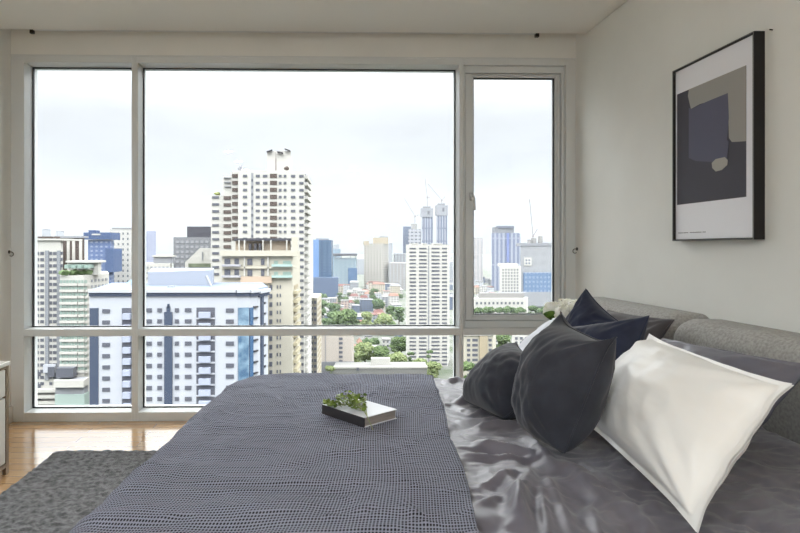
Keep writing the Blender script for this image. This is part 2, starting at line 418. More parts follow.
for i in range(11): b.slab('balcony', 199.5, 211, 311.8+11.05*i, 317.5+11.05*i, C['balc'], 0, 1.4, .1); b.slab('floor_slab', 196.5, 215, 317.5+11.05*i, 319.0+11.05*i, C['cool'], 0, .5, .1)
b.wins([(226, 234)], 308.4, 11.0, 11, 4.0, C['pane'])
b.slab('glass_strip', 238, 248.5, 307.5, 430, noisy('blue_glazing', (60, 84, 108), (110, 132, 148), .35, rough=.15, detail=2.), 1, .35, .1)
b.slab('glass_strip', 249.2, 252.5, 307.5, 430, C['paneb'], 2, .35, .1)
b.wins([(253, 257)], 306, 11, 11, 1.6, C['paned'], f=2, out=.5)
b.slab('pilaster', 260.3, 262.6, 296, 430, C['navy'], 3, .4, .1)
b.wins([(264, 265.4)], 302, 10.6, 11, 2., C['paned'], f=3, ref=264)
# plant rooms on its roof
Dp = D+20
pr_ = MB().prism([at(148, 248, Dp), at(212, 248, Dp), at(214, 248, Dp+14), at(152, 248, Dp+14)], b.top, [at(148, 272, Dp).z, at(212, 270, Dp).z, at(212, 268, Dp+14).z, at(150, 268, Dp+14).z])
pr_.build('plant_room', cm('plant_room_blue_white', (194, 202, 218)), b.root)
e1 = at(205, 278, Dp-3); MB().tube([at(206, 276, Dp-4), at(213, 291, Dp-5)], .55, 6).build('roof_ladder', C['metal'], b.root)
MB().tube([at(171, 289, Dp-9), at(171, 286, Dp-9)], 1.1, 8).tube([at(174, 290, Dp-9), at(174, 288, Dp-9)], .8, 8).build('roof_fan', C['metal'], b.root)
gl = MB(); A_ = [at(119, 288, Dp+8), at(137, 288, Dp+8), at(137, 288, Dp+16), at(119, 288, Dp+16)]
tp = at(132, 279, Dp+10); gl.bm.faces.new([gl.bm.verts.new(v) for v in (A_[0], A_[1], tp)]); V_ = gl.bm.verts[:]
v3 = gl.bm.verts.new(A_[2]); v4 = gl.bm.verts.new(A_[3]); gl.bm.verts.ensure_lookup_table(); vv = gl.bm.verts
gl.bm.faces.new((vv[1], v3, vv[2])); gl.bm.faces.new((v3, v4, vv[2])); gl.bm.faces.new((v4, vv[0], vv[2])); gl.bm.faces.new((vv[0], vv[1], v3, v4))
gl.build('skylight', cm('skylight_blue', (170, 206, 232)), b.root)
b.done()

# ---- cream block with the roof terrace (about 205 m off)
D = 205.
b = Bld('apartment_block', 'cream apartment block with columned roof terrace, directly in front of the tall white tower', 'building',
        [(222, D), (292.5, D), (300, D+22), (236, D+30)], 251.5, C['cream'])
b.slab('parapet', 221, 297, 250.5, 256, C['cream'], 0, 1.6, .5)
b.slab('terrace_wall', 234, 290, 240, 251, cm('terrace_stone', (206, 190, 172)), 0, -4., 6.)
b.slab('terrace_roof', 233, 292.5, 238.2, 240.6, C['dark'], 0, -2., 9.)
b.slab('terrace_end_wall', 291.5, 297, 237, 252, C['cream'], 0, .2, 12.)
for x in (238, 243.5, 262, 270, 286): b.slab('terrace_column', x, x+1.2, 240, 251.5, C['white'], 0, -1., 1.6)
for x in (248.5, 254, 258.5): b.slab('terrace_door', x, x+2.5, 243.5, 251, C['paned'], 0, -3.9, .3)
for y in (258.5, 269.5):
    b.wins([(224.5, 230.5), (234.5, 239)], y, 1, 1, 5.6, C['pane']); b.wins([(247.5, 252.5), (261, 264.5)], y, 1, 1, 6.5, C['pane'])
    b.wins([(274, 278), (283, 291)], y+2.3, 1, 1, 3.2, C['panel']); b.slab('balcony', 222.5, 241, y+5.8, y+7.8, cm('balustrade_lilac', (208, 208, 216)), 0, 1.8, .1); b.slab('balcony', 272, 292.5, y+5.6, y+8, C['bglass'], 0, 1.8, .1)
for x in (244, 267.5): b.slab('pilaster', x, x+1.3, 256, 276, C['white'], 0, .9, .1)
b.slab('band_panel', 241, 272, 276.5, 283, cm('panel_peach', (226, 204, 184)), 0, 1.2, .1)
b.slab('ledge', 222, 297, 266.6, 268.4, C['cream'], 0, .9, .1)
b.wins([(224, 231), (235.5, 240.5), (248.5, 254.5), (258, 264)], 284.5, 1, 1, 1.7, C['paned'])
b.wins([(269.4, 272.4)], 285.2, 8.5, 13, 4.6, C['pane']); b.wins([(276.8, 278.0), (279.8, 281)], 285.2, 8.45, 13, 3.4, C['pane'])
for i in range(13):
    b.slab('balcony', 293.3, 297.5, 290+8.4*i, 293+8.4*i, cm('balcony_cream', (222, 212, 182)), 1, 1.4, .1)
b.wins([(294, 297.5)], 285.5, 8.4, 13, 3.6, C['beige'], f=1, ref=294)
tg = MB()
for i in range(5): tg.blob(at(225+i*2.2, 285+.5*(i % 2), D-9), .7, 1, .3, 2, (1, 1, .7), i)
tg.build('roof_planting', C['orange'], b.root)
# lower roof wing in front, where the orange planting stands
b.slab('terrace_wing', 222, 266, 287.5, 330, C['white'], 0, 11., .1)
b.done()

# ---- tall white tower (about 250 m off)
D = 250.
b = Bld('apartment_tower', 'tall white residential tower, the highest building through the window, stepped at its left', 'building',
        [(238, D), (304, D), (313.2, D+62), (252, D+62)], 170.5, C['white'])
MB().prism([at(211, 248, D+3), at(240, 248, D+3), at(240, 248, D+40), at(216, 248, D+40)], G, at(211, 195.2, D+3).z).build('left_wing', C['white'], b.root)
MB().prism([at(223, 248, D+2), at(241, 248, D+2), at(241, 248, D+36), at(225, 248, D+36)], G, at(223, 175.5, D+2).z+0).build('inner_wing', C['white'], b.root)
MB().prism([at(231.5, 248, D+1.6), at(241, 248, D+1.6), at(241, 248, D+30), at(233, 248, D+30)], G, at(231, 171, D).z).build('inner_wing', C['white'], b.root)
F0 = b.faces[0]
rows = dict(y0=174.8, step=6.98, n=32, hgt=2.5)
b.faces.append(Face(at(211, 248, D+2.9), at(240, 248, D+2.9))); b.faces.append(Face(at(222, 248, D+1.9), at(241, 248, D+1.9))); b.faces.append(Face(at(231, 248, D+1.5), at(241, 248, D+1.5)))
low = lambda i, a: (i > 11 and a < 292)   # the cream block hides what is lower
b.wins([(255.8, 259.8), (263, 267.4), (278.8, 281.6), (283.8, 286.4), (291, 295.3), (299.3, 303.6)], skip=low, m=C['pane'], **rows)
b.wins([(243, 247.2)], skip=low, m=C['pane'], **rows)
b.wins([(270, 277)], 173.8, 6.98, 12, 4.2, C['brown'])
b.slab('groove', 251.2, 253.4, 173, 240, C['mid'], 0, .15, .1); b.wins([(251.4, 253.2)], 179, 6.98, 9, 2.6, C['pane'])
b.wins([(212.3, 219)], 196.2, 6.98, 12, 2.3, C['pane'], f=len(b.faces)-3)
b.wins([(223.6, 231)], 196.2, 6.98, 10, 3.4, C['brown'], f=len(b.faces)-2)
b.wins([(232.2, 239.5)], 174.0, 6.98, 10, 3.6, C['brown'], f=len(b.faces)-1)
for i in range(3): b.slab('pergola_bar', 224+i*.2, 231, 177.5+i*4.4, 178.3+i*4.4, C['mid'], len(b.faces)-2, .8, .1)
for i in range(30):
    a = b.faces[1].p(306, 176); z = b.faces[0].p(303, 173.8+6.98*i).z
    if i < 30:
        A2, B2 = b.faces[1].p(304.6, 248), b.faces[1].p(308.5, 248)
        MB().prism([(A2.x, A2.y), (A2.x+1.4, A2.y+.2), (B2.x+1.4, B2.y), (B2.x, B2.y)], z-1.6, z-.2).build('balcony', C['white'], b.root)
b.wins([(304.8, 306.6)], 173.6, 6.98, 30, 3.4, C['pane'], f=1, ref=304.6)
# penthouse, masts and dark fins on the roof
MB().prism([at(267, 248, D+14), at(291, 248, D+14), at(291, 248, D+34), at(269, 248, D+34)], b.top, at(267, 151, D+14).z).build('penthouse', C['white'], b.root)
m_ = MB()
for x, y0_, y1_ in ((275.8, 171, 158), (275.8, 158, 152)): m_.tube([at(x, y0_, D+8), at(x, y1_, D+8)], .35 if y0_ > 165 else .12, 6)
m_.build('mast', C['steel'], b.root)
for x, y, k in ((269.5, 151, 1), (280, 152.4, -.6), (287.5, 150, -1)):
    MB().quadbox(at(x, y, D+13), Vector((1.3, 0, .45*k)), Vector((0, 1, 0)), Vector((0, 0, .18))).build('roof_fin', C['dark'], b.root)
MB().blob(at(286.5, 168.4, D+5), 1.1, 2, .2, 1.5, (1.1, 1, .8), 3).build('roof_dish', C['brown'], b.root)
MB().blob(at(240, 168.5, D+6), 1., 2, .5, 2, (.8, .8, 1), 5).tube([at(240, 171, D+6), at(242, 165, D+6)], .15, 5).tube([at(243, 171, D+6), at(244.5, 168, D+6)], .3, 5).build('roof_dish', C['mid'], b.root)
MB().blob(at(217.5, 194, D+6), 1.25, 2, .4, 2, (1.2, 1, .7), 8).build('roof_shrub', noisy('shrub_olive', (90, 100, 40), (110, 115, 60), 1.), b.root)
b.done()

# ---- white residential block at the far left, with its curved green-glazed wing
D = 285.
b = Bld('apartment_block', 'pale grey and white apartment block at the far left with grey vertical strips', 'building',
        [(20, D), (60.5, D), (63, D+4), (60, D+40), (28, D+40)], 240., C['white'])
b.slab('roof_slab', 18, 66, 238.6, 240.3, C['white'], 0, 1., 20.)
b.slab('roof_pergola', 33, 53, 236.4, 238.2, C['brown'], 0, 0., 8.)
for x in (45.5, 57.2): b.slab('grey_strip', x, x+3.6, 250.5, 380, cm('strip_grey', (168, 172, 180)), 0, .6, .1)
b.wins([(36, 39), (40.5, 44), (49.5, 52.2), (53.2, 56.6), (61-.2, 62.7)], 251.8, 6.2, 25, 3.1, C['pane'], cap=98)
b.slab('podium_tower', 45, 57, 364, 372, C['cool'], 0, 2., .1); b.wins([(50, 56.5)], 366, 1, 1, 10, C['pane'], out=2.4); b.wins([(33, 41)], 372, 12, 4, 4, C['pane'], out=.4)
for i in range(6): b.slab('stair_slab', 32, 60, 388+6.0*i, 391+6.0*i, C['white'], 0, 3.-.2*i, .1)
b.done()
b = Bld('apartment_block', 'low white wing with curved green-glazed balconies and a planted roof, behind the nearest white block', 'building',
        [(60, 278), (78, 278), (84, 279), (88.5, 283), (109, 300), (107, 330), (62, 330)], 275.5, C['white'])
b.slab('penthouse_wall', 60, 92, 262, 275.6, C['white'], 0, -8., 12.); b.slab('penthouse_roof', 60, 94, 261, 263, C['white'], 0, -6., 16.)
for x in (64, 71, 77, 84): b.slab('penthouse_window', x, x+4, 264.8, 268.5, C['panel'], 0, -7.8, .3)
for i in range(4):
    xs = [(60, 78), (78, 84), (84, 88.5), (88.5, 109)][i]
    if i < 3:
        b.wins([(xs[0]+3*q_+.3, xs[0]+3*q_+2.5) for q_ in range(int((xs[1]-xs[0])/3+.3))], 280.2, 6.2, 15, 3.0, C['panel'], f=i, out=.3, name='glazed_balcony', ref=xs[0]+1)
        for k in range(15): b.slab('floor_slab', xs[0], xs[1], 283.3+6.2*k, 285.8+6.2*k, C['white'], i, .9, .1)
    else: b.wins([(91+3.6*q_, 92.8+3.6*q_) for q_ in range(5)], 279.5, 5.8, 4, 2.6, C['mid'], f=3, ref=91)
for i in range(9): MB().blob(at(63+i*4.2, 272.6, 277+i*1.5), 1.3, 1, .45, 2, (1.5, 1, 1), i).build('roof_shrub', noisy('shrub_green', (64, 86, 48), (90, 108, 70), .8), b.root)
b.slab('podium', 60, 88, 377, 392, C['mid'], 0, 5., .1); b.wins([(61, 77.5)], 366, 1, 1, 9, C['pane'], out=5.4); b.slab('podium_parapet', 60, 89.4, 377, 384, C['white'], 0, 7., .1); b.slab('podium_shopfront', 60, 89, 391.5, 410, cm('shopfront_green', (196, 216, 210)), 0, 5.5, .1)
b.done()

# ---- brown tower crown behind it
D = 330.
b = Bld('tower', 'brown and white striped rooftop tower rising behind the far left apartment block', 'building', [(56, D), (84.5, D), (84.5, D+25), (60, D+25)], 237.5, C['brown'])
b.slab('roof_slab', 55, 85, 236, 238, C['mid'], 0, .8, 5)
for x in (67.2, 72.5, 79.5): b.slab('white_rib', x, x+2.8, 239, 261, C['white'], 0, .6, .1)
b.done()
for px, w, y in ((46.5, 8.6, 227), (60.2, 7.6, 229)):
    D = 2600.; b = Bld('domed_tower', 'faint pale domed tower on the horizon at the far left, the %s one' % ('larger' if w > 8 else 'smaller'), 'building', [(px-w/2, D), (px+w/2, D), (px+w/2, D+40), (px-w/2, D+40)], y+3., C['mid'])
    c = at(px, 248, D+20); R_ = w/2/F*D
    MB().lathe((c.x, c.y, b.top), [(R_*.95, 0), (R_*.9, R_*.35), (R_*.65, R_*.7), (R_*.3, R_*.9), (.5, R_*.97)], 16).build('dome', C['mid'], b.root, smooth=True); b.done()

# ---- blue tower and dotted white tower
D = 600.
b = Bld('office_tower', 'blue office tower with a deep blue crown, left of the dotted white tower', 'building', [(88, D), (111, D), (114, D+30), (90, D+30)], 240., facade('facade_blue', (112, 134, 184), (176, 188, 214), 5., 4.4, .5, .4))
b.slab('crown', 84.6, 112, 232.5, 239.5, C['blue'], 0, 3., 25.); b.slab('crown_top', 88.5, 95.5, 230.2, 233, C['blue'], 0, 0., 12.); b.slab('crown_sign', 93, 101.5, 233.8, 235.2, C['white'], 0, 3.4, .1)
b.slab('corner_block', 107.4, 115.5, 248.5, 272, C['blue'], 0, 6., 20.)
b.done()
D = 660.
b = Bld('apartment_tower', 'white tower dotted with small dark windows beside the blue office tower', 'building', [(109.5, D), (140, D), (141, D+30), (112, D+30)], 229., C['white'])
b.wins([(113+4.7*i, 114.5+4.7*i) for i in range(6)], 232.5, 5.3, 14, 2.2, C['pane']); b.slab('roof_rail', 112, 140, 227.8, 229, C['mid'], 0, .5, 20.); b.done()
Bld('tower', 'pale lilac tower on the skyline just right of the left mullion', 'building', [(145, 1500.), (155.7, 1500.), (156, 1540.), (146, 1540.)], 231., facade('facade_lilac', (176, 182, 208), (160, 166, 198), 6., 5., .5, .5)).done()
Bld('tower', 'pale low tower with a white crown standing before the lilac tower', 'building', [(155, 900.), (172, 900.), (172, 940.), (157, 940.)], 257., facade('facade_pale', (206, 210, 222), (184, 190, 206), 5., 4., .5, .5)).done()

# ---- grey block with the dark box
D = 350.
b = Bld('office_block', 'grey office block with small square windows, left of the tall white tower', 'building', [(173.5, D), (212, D), (214, D+40), (180, D+40)], 237.2, C['grey'])
b.wins([(176+4.9*i, 178.8+4.9*i) for i in range(8)], 240.6, 5.0, 7, 2.6, C['mid'])
b.done()
b = Bld('tower', 'plain dark grey windowless block rising behind the grey office block', 'building', [(187, 420.), (214, 420.), (214, 450.), (190, 450.)], 226.5, C['dark']); b.done()
D = 290.
b = Bld('house_block', 'small white building with a sloping white roof beside the tall tower', 'building', [(185, D), (211, D), (211, D+18), (190, D+18)], 262., C['white'])
A2, B2 = at(186, 262, D), at(211, 262, D)
w_ = MB(); P4 = [(A2.x, D), (at(200, 248, D).x, D), (B2.x, D), (B2.x, D+16), (A2.x+4, D+16)]
w_.prism(P4, b.top, [b.top+.2, at(200, 248, D).z, at(210, 248.5, D).z, at(210, 248.5, D).z, b.top+.2]); w_.build('sloped_roof', C['white'], b.root)
b.slab('roof_hedge', 189, 211, 263.5, 267, noisy('hedge', (74, 80, 64), (90, 98, 78), .6), 0, 1.5, .2); b.wins([(202, 203)], 252, 1, 1, 8, C['mid'], out=.6); b.done()
D = 330.
b = Bld('office_block', 'low white block with rows of pale windows at the left edge of the wide window', 'building', [(142, D), (170, D), (172, D+20), (148, D+20)], 263.5, C['white'])
b.wins([(146.5+4*i, 148.6+4*i) for i in range(6)], 266.5, 5.4, 4, 2., C['mid']); b.slab('roof_structure', 152, 171, 256.5, 263.5, C['mid'], 0, -3., 8.); b.slab('roof_slab', 151, 172, 255.5, 257, C['white'], 0, -2., 10.); b.done()

# ---- right of the tall tower
D = 300.
b = Bld('apartment_block', 'cream balcony block showing as a narrow strip at the right foot of the tall tower', 'building', [(306, D), (317, D), (321.5, D+28), (311, D+30)], 298., C['cream'])
b.wins([(310.5, 313), (314, 316.4)], 301, 5.8, 15, 2.8, C['pane'])
b.wins([(317.6, 320.8)], 302, 5.8, 15, 2.6, C['beige'], f=1, ref=318)
b.done()
D = 1000.
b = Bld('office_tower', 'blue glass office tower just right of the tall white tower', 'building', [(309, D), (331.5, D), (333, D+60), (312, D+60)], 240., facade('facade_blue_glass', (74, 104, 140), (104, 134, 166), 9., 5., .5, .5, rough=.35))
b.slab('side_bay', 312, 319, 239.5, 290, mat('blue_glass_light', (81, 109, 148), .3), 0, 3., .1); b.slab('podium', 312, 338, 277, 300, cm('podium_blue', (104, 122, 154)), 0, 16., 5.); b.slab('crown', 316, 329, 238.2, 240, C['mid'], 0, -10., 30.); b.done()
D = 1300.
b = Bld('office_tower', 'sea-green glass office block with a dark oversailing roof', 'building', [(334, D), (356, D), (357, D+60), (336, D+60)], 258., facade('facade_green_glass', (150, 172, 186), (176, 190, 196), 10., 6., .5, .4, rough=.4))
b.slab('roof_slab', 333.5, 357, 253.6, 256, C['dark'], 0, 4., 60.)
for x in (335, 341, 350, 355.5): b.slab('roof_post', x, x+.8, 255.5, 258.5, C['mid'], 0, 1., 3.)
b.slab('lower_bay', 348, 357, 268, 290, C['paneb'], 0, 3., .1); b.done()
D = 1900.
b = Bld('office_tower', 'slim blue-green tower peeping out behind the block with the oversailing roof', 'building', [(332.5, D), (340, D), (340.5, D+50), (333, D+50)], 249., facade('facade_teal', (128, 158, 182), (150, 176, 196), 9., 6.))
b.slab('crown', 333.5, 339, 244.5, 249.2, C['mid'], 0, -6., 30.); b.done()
D = 1350.
b = Bld('apartment_tower', 'beige stepped apartment tower standing alone in mid-distance', 'building', [(364, D), (383, D), (388.5, D+20), (388, D+60), (368, D+60)], 243.5, facade('facade_beige', (206, 202, 194), (140, 136, 130), 7., 5.5, .45, .5))
b.slab('crown', 374.5, 388.6, 237.5, 244, C['beige'], 0, -6., 40.); b.slab('crown_top', 381, 388.4, 236.2, 238, C['mid'], 0, -8., 30.); b.slab('corner_turret', 364, 369, 241, 245, C['beige'], 0, 1., 20.); b.done()
for a, b_, y, d, lab, m in ((388.6, 392.5, 243, 1700., 'narrow grey tower tucked behind the beige stepped tower', 'mid'), (393.5, 406, 253.5, 1500., 'flat-topped grey office block left of the white balcony tower', 'grey'),
                            (389, 407, 263, 1350., 'pale ribbed slab block below the flat-topped grey block', 'conc'), (357, 364, 259, 2100., 'faint pale block between the glass block and the beige tower', 'mid'),
                            (448, 456, 262, 1500., 'faint pale slab right of the white balcony tower', 'mid')):
    Bld('office_block', lab, 'building', [(a, d), (b_, d), (b_, d+50), (a+1, d+50)], y, facade('facade_'+m+str(int(a)), tuple(int(255*(v if v <= .0031308 else 1.055*v**(1/2.4)-.055)) for v in [q/.41 for q in C[m].node_tree.nodes['Principled BSDF'].inputs['Base Color'].default_value[:3]]), (196, 200, 210), 8., 6., .3, .6)).done()

# ---- the construction towers with their cranes
D = 1800.
fc = facade('facade_construction', (104, 114, 142), (190, 194, 206), 8., 40., .35, .9)
b = Bld('tower', 'dark blue-grey tower left of the towers under construction', 'building', [(403, D+60), (412, D+60), (412, D+100), (404, D+100)], 226.5, cm('slate_blue', (104, 118, 146))); b.done()
b = Bld('unfinished_tower', 'lowest of the three unfinished towers, with open raw floors at its top', 'building', [(408.5, D), (420.5, D), (421, D+40), (410, D+40)], 229, facade('facade_raw', (190, 192, 200), (92, 96, 112), 12., 11., .6, .4))
b.slab('roof_core', 412, 417.5, 223.5, 229.5, C['conc'], 0, -5., 20.); b.done()
for x0, x1, y0, y1, lab in ((421.2, 433.2, 207, 217, 'middle unfinished tower wrapped in a pale net at its top'), (436, 447.6, 204, 215.5, 'rightmost unfinished tower with pale netted top floors')):
    b = Bld('unfinished_tower', lab, 'building', [(x0+.6, D), (x1-.6, D), (x1-.3, D+40), (x0+1, D+40)], y1, fc)
    b.slab('netted_floors', x0, x1, y0+1.2, y1, C['net'], 0, 2., 14.); b.slab('top_deck', x0+2, x1-2.5, y0-.6, y0+1.3, C['grey'], 0, -1., 10.); b.slab('net_opening', x0+6.2, x0+8.2, y0+4, y0+7.5, C['dark'], 0, 2.4, .1)
    b.done()
def crane(px, d, ybase, ytop, jib, cj, lab):
    b0, t0 = at(px, ybase, d), at(px, ytop, d)
    r = empty('tower_crane', b0); tag(r, lab, 'crane', None)
    def lattice(A, B, w, n, name):
        A, B = Vector(A), Vector(B); u = (B-A).normalized(); s_ = u.cross(Vector((0, 1, 0))).normalized()*w; k = Vector((0, w, 0)); m = MB()
        for q in (s_+k, s_-k, -s_+k, -s_-k): m.tube([A+q, B+q], w*.42, 4)
        for i in range(n): m.tube([A+(B-A)*i/n+s_*(1 if i % 2 else -1)-k, A+(B-A)*(i+1)/n-s_*(1 if i % 2 else -1)-k], w*.25, 4)
        m.build(name, C['steel'], r)
    s = d/1800*1.0
    lattice(b0, t0, .9*s, 8, 'mast'); lattice(t0, at(jib[0], jib[1], d), .6*s, 14, 'jib'); lattice(t0, at(cj[0], cj[1], d), .8*s, 3, 'counter_jib')
    MB().box(t0.x-2*s, t0.x+2*s, t0.y-2*s, t0.y+2*s, t0.z-2.5*s, t0.z+1*s).build('cab', C['steel'], r)
crane(427.3, 1810., 207, 197, (425, 178), (430, 197.5), 'luffing crane on the middle unfinished tower, its jib almost upright')
crane(441.7, 1810., 204, 200, (428, 184), (445, 196.5), 'luffing crane on the rightmost unfinished tower, jib leaning left')
crane(415, 1812., 226, 216, (404, 198), (419, 215), 'luffing crane on the lowest unfinished tower, jib leaning left')

# ---- white balcony tower
D = 470.
b = Bld('apartment_tower', 'white tower with stacked horizontal balcony slots, in front of the unfinished towers', 'building', [(406, D), (447.3, D), (449.5, D+26), (409, D+26)], 244.5, C['white'])
for x, w in ((411.5, 7), (423, 4), (433.5, 9)): b.slab('roof_bay', x, x+w, 243.3, 245, C['white'], 0, 0., 10.)
b.slab('groove', 428.0, 429.2, 246, 372, C['mid'], 0, .2, .1)
b.wins([(409.5, 416), (419, 426.5), (431.5, 439.5), (442, 447)], 247.8, 3.73, 32, 1.5, C['pane'], cap=100)
b.done()
# ---- casement view
D = 1300.
b = Bld('office_tower', 'blue-grey ribbed tower with a stepped crown, tallest in the narrow casement', 'building', [(491.5, D), (519, D), (520.5, D+50), (495, D+50)], 233., facade('facade_ribbed', (180, 186, 204), (128, 138, 168), 9.4, 60., .5, .96))
b.slab('crown', 494.5, 514.5, 227, 233.2, C['grey'], 0, -4., 18.); b.slab('crown_top', 498, 514.5, 225.8, 228, cm('crown_grey', (132, 138, 156)), 0, -2., 14.); b.slab('glass_strip', 506.5, 509, 233, 262, mat('blue_glass_strip', (90, 101, 143), .3), 0, 1.5, .1); b.done()
b = Bld('tower', 'pale narrow tower at the left edge of the narrow casement', 'building', [(472.5, 1500.), (482.2, 1500.), (483, 1540.), (474, 1540.)], 237.8, facade('facade_pale_rib', (212, 208, 208), (188, 186, 192), 9., 40., .4, .95)); b.done()
D = 800.
b = Bld('apartment_tower', 'small white tower with square windows below the blue-grey ribbed tower', 'building', [(499.6, D), (520, D), (521, D+22), (502, D+22)], 266.5, C['white'])
b.wins([(502.3+2.9*i, 503.7+2.9*i) for i in range(6)], 269, 3.05, 9, 1.6, C['pane']); b.slab('crown', 501, 519, 263.8, 266.8, C['white'], 0, -2., 15.); b.slab('podium', 498, 526, 292, 301, C['mid'], 0, 5., 5.); b.done()
D = 900.
b = Bld('unfinished_tower', 'large grey netted tower under construction at the right of the casement, blue glass below', 'building', [(520.5, D), (560, D), (560, D+60), (526, D+60)], 243.5, facade('facade_net', (186, 188, 194), (180, 182, 188), 14., 14., .5, .5))
b.slab('net_edge', 520.5, 560, 243, 246, C['net'], 0, 1., 20.)
s0 = b.slab('site_sign', 524, 531.4, 257.5, 265.6, C['white'], 0, 1.2, .1)
for y in (259.4, 262.4):
    for x in (525.3, 528.2): b.slab('sign_mark', x, x+1.5, y, y+1.6, cm('sign_blue', (120, 130, 160)), 0, 1.6, .1, parent=None)
b.slab('glass_front', 523, 560, 272.5, 293, facade('facade_blue_panels', (122, 150, 190), (160, 180, 208), 6., 7., .5, .45, rough=.3), 0, 3., .1); b.slab('podium_screen', 526, 560, 291.8, 306, C['mid'], 0, 5., .1)
for x, y, w in ((530, 239.5, 3), (534, 238, 4), (541, 236, 3.2)): b.slab('roof_plant', x, x+w, y, 244, C['conc'], 0, -6., 12.)
b.done()
crane(533, 925., 247.5, 236, (529.5, 199), (537.5, 229), 'tower crane with upright jib above the netted tower in the casement')
D = 690.
b = Bld('office_block', 'long low white building with square windows behind the dark green tree line', 'building', [(472, D), (526.5, D), (528, D+20), (476, D+20)], 298.5, C['white'])
b.wins([(476+4.1*i, 477.9+4.1*i) for i in range(12)], 302, 5.6, 2, 2.4, C['pane']); b.slab('upper_storey', 481, 526, 293.5, 298.6, C['conc'], 0, -6., 12.); b.done()

# ---- lower panes
D = 400.
b = Bld('office_block', 'plain pink-beige block with one column of windows below the transom', 'building', [(321.5, D), (351.8, D), (354, D+28), (326, D+28)], 331., C['pink'])
b.wins([(339, 342.6)], 333, 4.5, 9, 2.4, C['pane']); b.slab('groove', 325.2, 325.8, 333, 376, C['mid'], 0, .3, .1); b.slab('podium', 320, 354, 361.5, 375, C['grey'], 0, 2., .1); b.done()
D = 380.
b = Bld('warehouse', 'long flat-roofed white building just above the far edge of the bed', 'building', [(333, D), (427, D), (425, D+16), (336, D+16)], 367., C['roofc'])
b.slab('raised_roof', 372, 391, 359.5, 367.2, C['white'], 0, -4., 8.); b.slab('parapet', 332.5, 427.5, 366.2, 368.2, C['white'], 0, .5, 1.); b.wins([(356.5, 359)], 367.5, 1, 1, 3, C['pane'], out=.8); b.done()
D = 350.
b = Bld('apartment_block', 'beige and cream apartment block low in the casement bay, below the transom', 'building', [(462, D), (493, D), (496, D+20), (468, D+20)], 335., C['cream'])
b.slab('beige_bay', 479, 487, 336, 380, C['beige'], 0, 1.2, .1); b.wins([(467, 470.2), (472.2, 477.6), (488.6, 491.6)], 338.8, 4.95, 8, 2.7, C['pane']); b.slab('roof_slab', 461, 494, 333.6, 335.4, C['white'], 0, 1., 10.); b.done()
D = 390.
b = Bld('apartment_block', 'white and cream block with grid windows right of the beige block below the casement', 'building', [(512, D), (531, D), (533, D+20), (515, D+20)], 333., C['white'])
b.wins([(515+5*i, 517.6+5*i) for i in range(3)], 337, 4.5, 8, 2.6, C['pane']); b.done()
b = Bld('apartment_block', 'terracotta pink building at the right end of the lower casement pane', 'building', [(529, 400.), (552, 400.), (554, 420.), (532, 420.)], 331., cm('render_terracotta', (204, 160, 142)))
b.wins([(533+5*i, 535.4+5*i) for i in range(4)], 334, 4.5, 8, 2.6, C['white']); b.done()

# ---- low houses and trees between
BACK = [(313, 405, 281, 292, 1100., 1400.), (316, 404, 292, 303, 850., 1100.), (318, 404, 304, 318, 640., 850.), (449, 456, 268, 300, 700., 1600.), (473, 500, 266, 284, 1000., 1600.), (474, 500, 284, 294, 800., 1000.), (160, 175, 262, 270, 800., 1000.), (350, 408, 0, 0, 510., 620.), (494, 516, 0, 0, 460., 560.)]
cols_ = [('white', 'white'), ('cool', 'pale grey'), ('cream', 'cream'), ('mid', 'grey'), ('pink', 'pinkish'), ('navy', 'slate blue')]
zone = ['far row under the glass towers', 'middle row between glass towers and trees', 'near row just beyond the trees', 'strip beside the white balcony tower', 'hazy quarter in the casement', 'quarter above the long low building', 'gap left of the grey office block', 'row behind the garden trees below the transom', 'gap right of the beige block below the casement']
ww = [facade('house_'+c, tuple(v), (112, 114, 124), 4.4, 3.6, .5, .45) for c, v in (('white', (236, 234, 230)), ('cool', (222, 226, 232)), ('cream', (226, 216, 196)), ('mid', (176, 180, 188)), ('pink', (222, 200, 190)), ('navy', (120, 134, 160)))]
roofm = [C['roofc'], C['red'], C['grey'], cm('roof_light', (180, 180, 180)), C['orange']]
